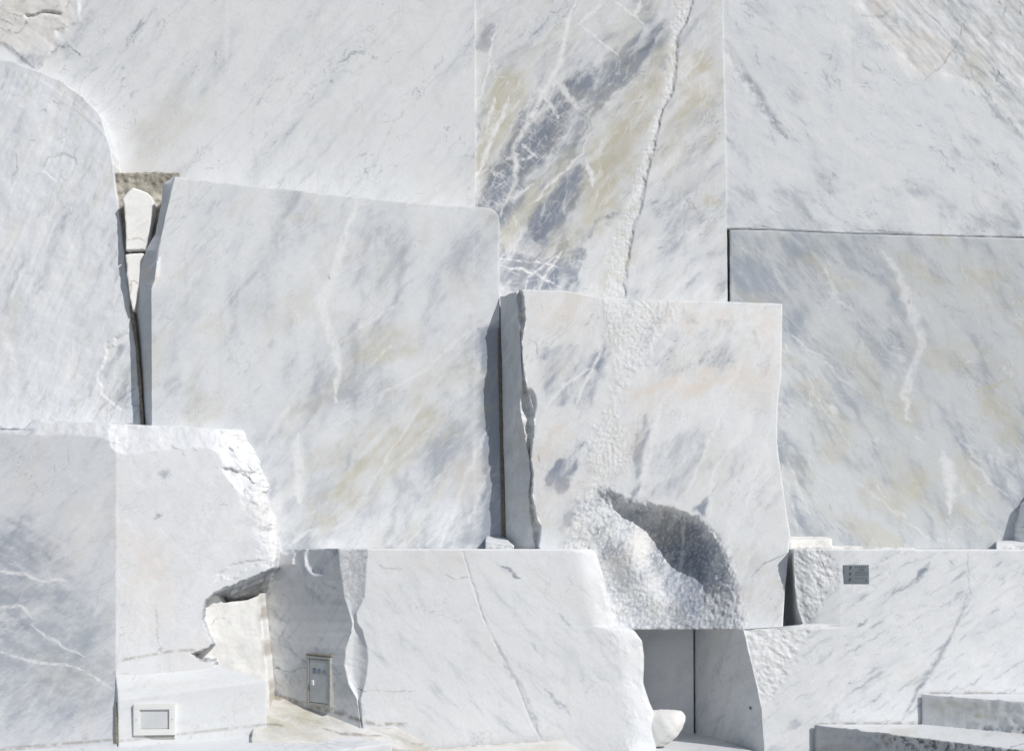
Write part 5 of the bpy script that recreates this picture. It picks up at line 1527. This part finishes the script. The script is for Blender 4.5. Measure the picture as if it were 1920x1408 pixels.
# ---- horn shaped stone at the niche
def horn():
    path = np.array([wp(1190, 1370, .34), wp(1216, 1368, .27), wp(1238, 1363, .22), wp(1253, 1356, .18), wp(1265, 1349, .16), wp(1275, 1342, .15), wp(1281, 1337, .145)])
    rad = np.array([.168, .175, .172, .15, .115, .075, .035])
    n, m = 60, 48
    tt = np.linspace(0, len(path) - 1, n)
    P = np.stack([np.interp(tt, np.arange(len(path)), path[:, i]) for i in range(3)], -1)
    for _ in range(3):
        P[1:-1] = (P[:-2] + 2 * P[1:-1] + P[2:]) / 4
    r = np.interp(tt, np.arange(len(path)), rad)
    V = []
    for i in range(n):
        T = P[min(i + 1, n - 1)] - P[max(i - 1, 0)]
        T /= np.linalg.norm(T)
        A = np.cross(T, [0, 1, 0]); A /= np.linalg.norm(A); Bv = np.cross(T, A)
        a = np.linspace(0, 2 * np.pi, m, endpoint=False)
        rr = r[i] * (1 + 0.03 * fbm(np.cos(a) * 2 + i * .1, np.sin(a) * 2, 3, 3))
        V.append(P[i] + (A[None] * np.cos(a)[:, None] + Bv[None] * np.sin(a)[:, None] * 0.9) * rr[:, None])
    V.append(P[:1]); V.append(P[-1:] + (P[-1:] - P[-3:-2]) * 0.8)
    V = np.concatenate(V)
    idx = np.arange(n * m).reshape(n, m); nx = np.roll(idx, -1, 1)
    F = np.stack([idx[:-1], idx[1:], nx[1:], nx[:-1]], -1).reshape(-1, 4)
    k = np.arange(0, m, 2)
    F = np.concatenate([F, np.stack([np.full(len(k), n * m), k, (k + 1) % m, (k + 2) % m], -1), np.stack([np.full(len(k), n * m + 1), idx[-1][(k + 2) % m], idx[-1][(k + 1) % m], idx[-1][k]], -1)])
    V[:, 2] = np.maximum(V[:, 2], 0.102)
    S = Stone(*PXY(V))
    S.cloud('ochre', 30, 40, 20, 0.1, 0.6, 0.2, 251)
    S.blob('brown', 1262, 1394, 16, 4, 0, 0.5, 0.4, 2)
    link("horn_stone", V, F, M_chunk, S, "smooth white horn-shaped stone curving out at the niche's front left", "stone")


horn()

# ================================================================= fittings
# ---- square floodlight let into the bench front
a, b, d = wp(250, 1317, -.44), wp(330, 1315, -.30), wp(252, 1378, -.44)
# keep it upright and parallel to the bench front
uu = np.array(t1 - t0); uu[2] = 0; uu /= np.linalg.norm(uu)
vv = np.array([0, 0, 1.0]); nn = np.cross(uu, vv)


def on_bench(px, py):
    """point where the view through (px,py) meets the upright plane of the bench front"""
    o = np.array([0, -D0, CAMZ]); w = wp(px, py, 0.0) - o
    q = np.dot(t0 + nn * 0.0 - o, nn) / np.dot(w, nn)
    return o + w * q


p00, p10, p01 = on_bench(252, 1377), on_bench(330, 1371), on_bench(250, 1318)
wL, hL = np.dot(p10 - p00, uu), p01[2] - p00[2]
lamp = empty("floodlight", p00 + nn * .01, "square white framed floodlight with frosted pane let into the bench front", "light")
o = p00 - vv * 0.0


def lb(name, mat, u0, u1, v0, v1, n0, n1, r=.003, parent=lamp, label=None):
    V, F = lattice(uvbox(o, uu, vv, nn, u0, u1, v0, v1, n0, n1), dx=0.05, r=r, amp=0, seed=1)
    return link(name, V, F, mat, None, label, parent=parent)


def framed(name, mat, u0, u1, v0, v1, w, n0, n1, parent, oo, U, Vv, N):
    """one rectangular frame mesh of four mitred bars"""
    Vs, Fs, off = [], [], 0
    for (a0, a1, c0, c1) in ((u0, u1, v1 - w, v1), (u0, u1, v0, v0 + w), (u0, u0 + w, v0 + w, v1 - w), (u1 - w, u1, v0 + w, v1 - w)):
        v_, f_ = lattice(uvbox(oo, U, Vv, N, a0, a1, c0, c1, n0, n1), dx=0.05, r=.002, amp=0)
        Vs.append(v_); Fs.append(f_ + off); off += len(v_)
    return link(name, np.concatenate(Vs), np.concatenate(Fs), mat, None, parent=parent)


fr = framed("frame", M_white, 0, wL, 0, hL, wL * .145, -.02, .045, lamp, o, uu, vv, nn)
lb("frosted_pane", M_pane, wL * .14, wL * .86, hL * .2, hL * .80, -.01, .022)
lb("housing", M_steel2, wL * .05, wL * .95, hL * .05, hL * .95, -.12, -.022)
for q in (.07, .93):
    lb("screw", M_steel, wL * q - .006, wL * q + .006, hL * .5 - .006, hL * .5 + .006, .044, .049, r=.002)
lb("cable_tray", M_steel2, wL * .25, wL * .98, -.045, -.004, -.05, .02)

# ---- small steel access door in the shaded face
c00, c10, c01 = f_left(578, 1321), f_left(622, 1327), f_left(578, 1228)
U = np.array(c10 - c00); Wd = np.linalg.norm(U[:2]); slope = U[2] / Wd; U[2] = 0; U /= np.linalg.norm(U)
Vv = np.array([0, 0, 1.0]); N = np.cross(U, Vv)
Hd = c01[2] - c00[2]
door = empty("access_door", c00 + N * .01, "small grey steel access door with faded blue characters in the shaded face of the low middle block", "access door")
oo = c00


def db(name, mat, u0, u1, v0, v1, n0, n1, parent, r=.003):
    V, F = lattice(uvbox(oo, U, Vv, N, u0, u1, v0, v1, n0, n1), dx=0.05, r=r, amp=0)
    # the fitting follows the slight slope of the paving
    V[:, 2] += ((V - oo) @ U) * slope * 0.35
    return link(name, V, F, mat, None, parent=parent)


fw = .028
Vs, Fs, off = [], [], 0
for (a0, a1, e0, e1) in ((0, Wd, Hd - fw, Hd), (0, Wd, 0, fw), (0, fw, fw, Hd - fw), (Wd - fw, Wd, fw, Hd - fw)):
    v_, f_ = lattice(uvbox(oo, U, Vv, N, a0, a1, e0, e1, -.05, .022), dx=0.05, r=.002, amp=0)
    v_[:, 2] += ((v_ - oo) @ U) * slope * 0.35
    Vs.append(v_); Fs.append(f_ + off); off += len(v_)
link("frame", np.concatenate(Vs), np.concatenate(Fs), M_steel2, None, parent=door)
leaf = db("door_panel", M_steel, fw + .006, Wd - fw - .006, fw + .006, Hd - fw - .006, -.04, .017, door)
db("backing", M_dark, .004, Wd - .004, .004, Hd - .004, -.08, -.045, door)
db("mortar_bead", M_mortar, -.012, Wd + .012, Hd + .001, Hd + .022, -.05, .024, door, r=.008)
kx, kz = Wd * .24, Hd * .465
db("handle", M_white, kx - .006, kx + .028, kz - .026, kz + .026, .018, .034, door, r=.012)
db("keyhole", M_dark, kx - .012, kx - .004, kz - .008, kz + .006, .018, .022, door, r=.001)


def lettering(name, text, size, pos, U, Vv, N, mat, parent, sx=1.0):
    cu = bpy.data.curves.new(name, 'FONT')
    cu.body = text; cu.size = size; cu.extrude = 0.0006
    tmp = bpy.data.objects.new("tmp_text", cu)
    COL.objects.link(tmp)
    bpy.context.view_layer.update()
    me = bpy.data.meshes.new_from_object(tmp.evaluated_get(bpy.context.evaluated_depsgraph_get()))
    bpy.data.objects.remove(tmp); bpy.data.curves.remove(cu)
    me.name = name
    for v in me.vertices:
        p = np.array(pos) + np.array(U) * v.co.x * sx + np.array(Vv) * v.co.y + np.array(N) * v.co.z
        v.co = Vector(p - np.array(parent.location))
    me.materials.clear(); me.materials.append(mat)
    ob = bpy.data.objects.new(name, me); COL.objects.link(ob); ob.parent = parent
    return ob


lettering("lettering", "散水", .062, oo + U * (Wd * .24) + Vv * (Hd * .66) + N * .0185, U, Vv, N, M_blueink, door, 1.05)
lettering("lettering", "栓", .058, oo + U * (Wd * .66) + Vv * (Hd * .655) + N * .0185, U, Vv, N, plain("very_faded_blue_ink", (.33, .38, .47), .7), door, 1.0)

# ---- plaque
q00, q10, q01 = wp(1582, 1095, .02), wp(1630, 1094, .015), wp(1581, 1059, .02)
Up = np.array([1.0, -.012, .01]); Up /= np.linalg.norm(Up); Vp = np.array([-.01, 0, 1.0]); Np = np.cross(Up, Vp)
wP, hP = np.linalg.norm(q10 - q00), np.linalg.norm(q01 - q00)
pq = empty("plaque", q00, "blue-grey metal plaque with engraved lines of writing on the lower right block", "plaque")
qo = q00 + np.array([0, .008, 0])
V, F = lattice(uvbox(qo, Up, Vp, Np, 0, wP, 0, hP, -.05, .006), dx=.05, r=.003, amp=0)
link("plate", V, F, M_plaque, None, parent=pq)


def strokes(name, segs, w, parent=pq):
    Vs, Fs, off = [], [], 0
    for (x0, y0, x1, y1) in segs:
        a0 = qo + Up * wP * x0 + Vp * hP * y0; a1 = qo + Up * wP * x1 + Vp * hP * y1
        dv = a1 - a0; L = np.linalg.norm(dv); dv /= L; nv = np.cross(Np, dv)
        v_, f_ = lattice(uvbox(a0, dv, nv, Np, 0, L, -w / 2, w / 2, .0062, .0072), dx=.05, r=.0003, amp=0)
        Vs.append(v_); Fs.append(f_ + off); off += len(v_)
    return link(name, np.concatenate(Vs), np.concatenate(Fs), M_ink, None, parent=parent)


cal = []
for (x, y, s) in ((.27, .88, 1), (.26, .56, .8), (.25, .26, 1)):
    cal += [(x + .02, y + .09 * s, x + .01, y + .02 * s), (x - .05, y + .03 * s, x + .06, y - .01 * s), (x + .05, y + .03 * s, x - .04, y - .07 * s), (x - .03, y - .05 * s, x + .03, y - .1 * s),
            (x + .02, y - .06 * s, x - .05, y - .16 * s), (x - .06, y - .02 * s, x - .02, y - .05 * s)]
strokes("calligraphy", cal, .0042)
hd = []
for k in range(6):
    x = .47 + k * .078
    hd += [(x - .018, .89, x + .02, .89), (x, .92, x - .004, .85), (x - .016, .86, x + .018, .855)]
for k in range(4):
    x = .62 + k * .055
    hd += [(x - .018, .77, x + .018, .77), (x, .80, x, .735), (x - .016, .74, x + .018, .74)]
strokes("heading", hd, .0026)
tx = []
rr = np.random.default_rng(5)
for y, xe in ((.635, .86), (.555, .94), (.47, .94), (.30, .90)):
    x = .46
    while x < xe:
        w_ = .022 + rr.random() * .014
        tx += [(x, y + rr.random() * .012, x + w_, y - rr.random() * .012), (x + w_ * .5, y + .018, x + w_ * .45, y - .02)]
        x += w_ + .010 + rr.random() * .006
strokes("text_lines", tx, .0016)["kind"] = "stuff"
strokes("emblem", [(.885, .16, .885, .23), (.85, .155, .92, .155), (.86, .15, .885, .20), (.885, .20, .91, .15)], .004)
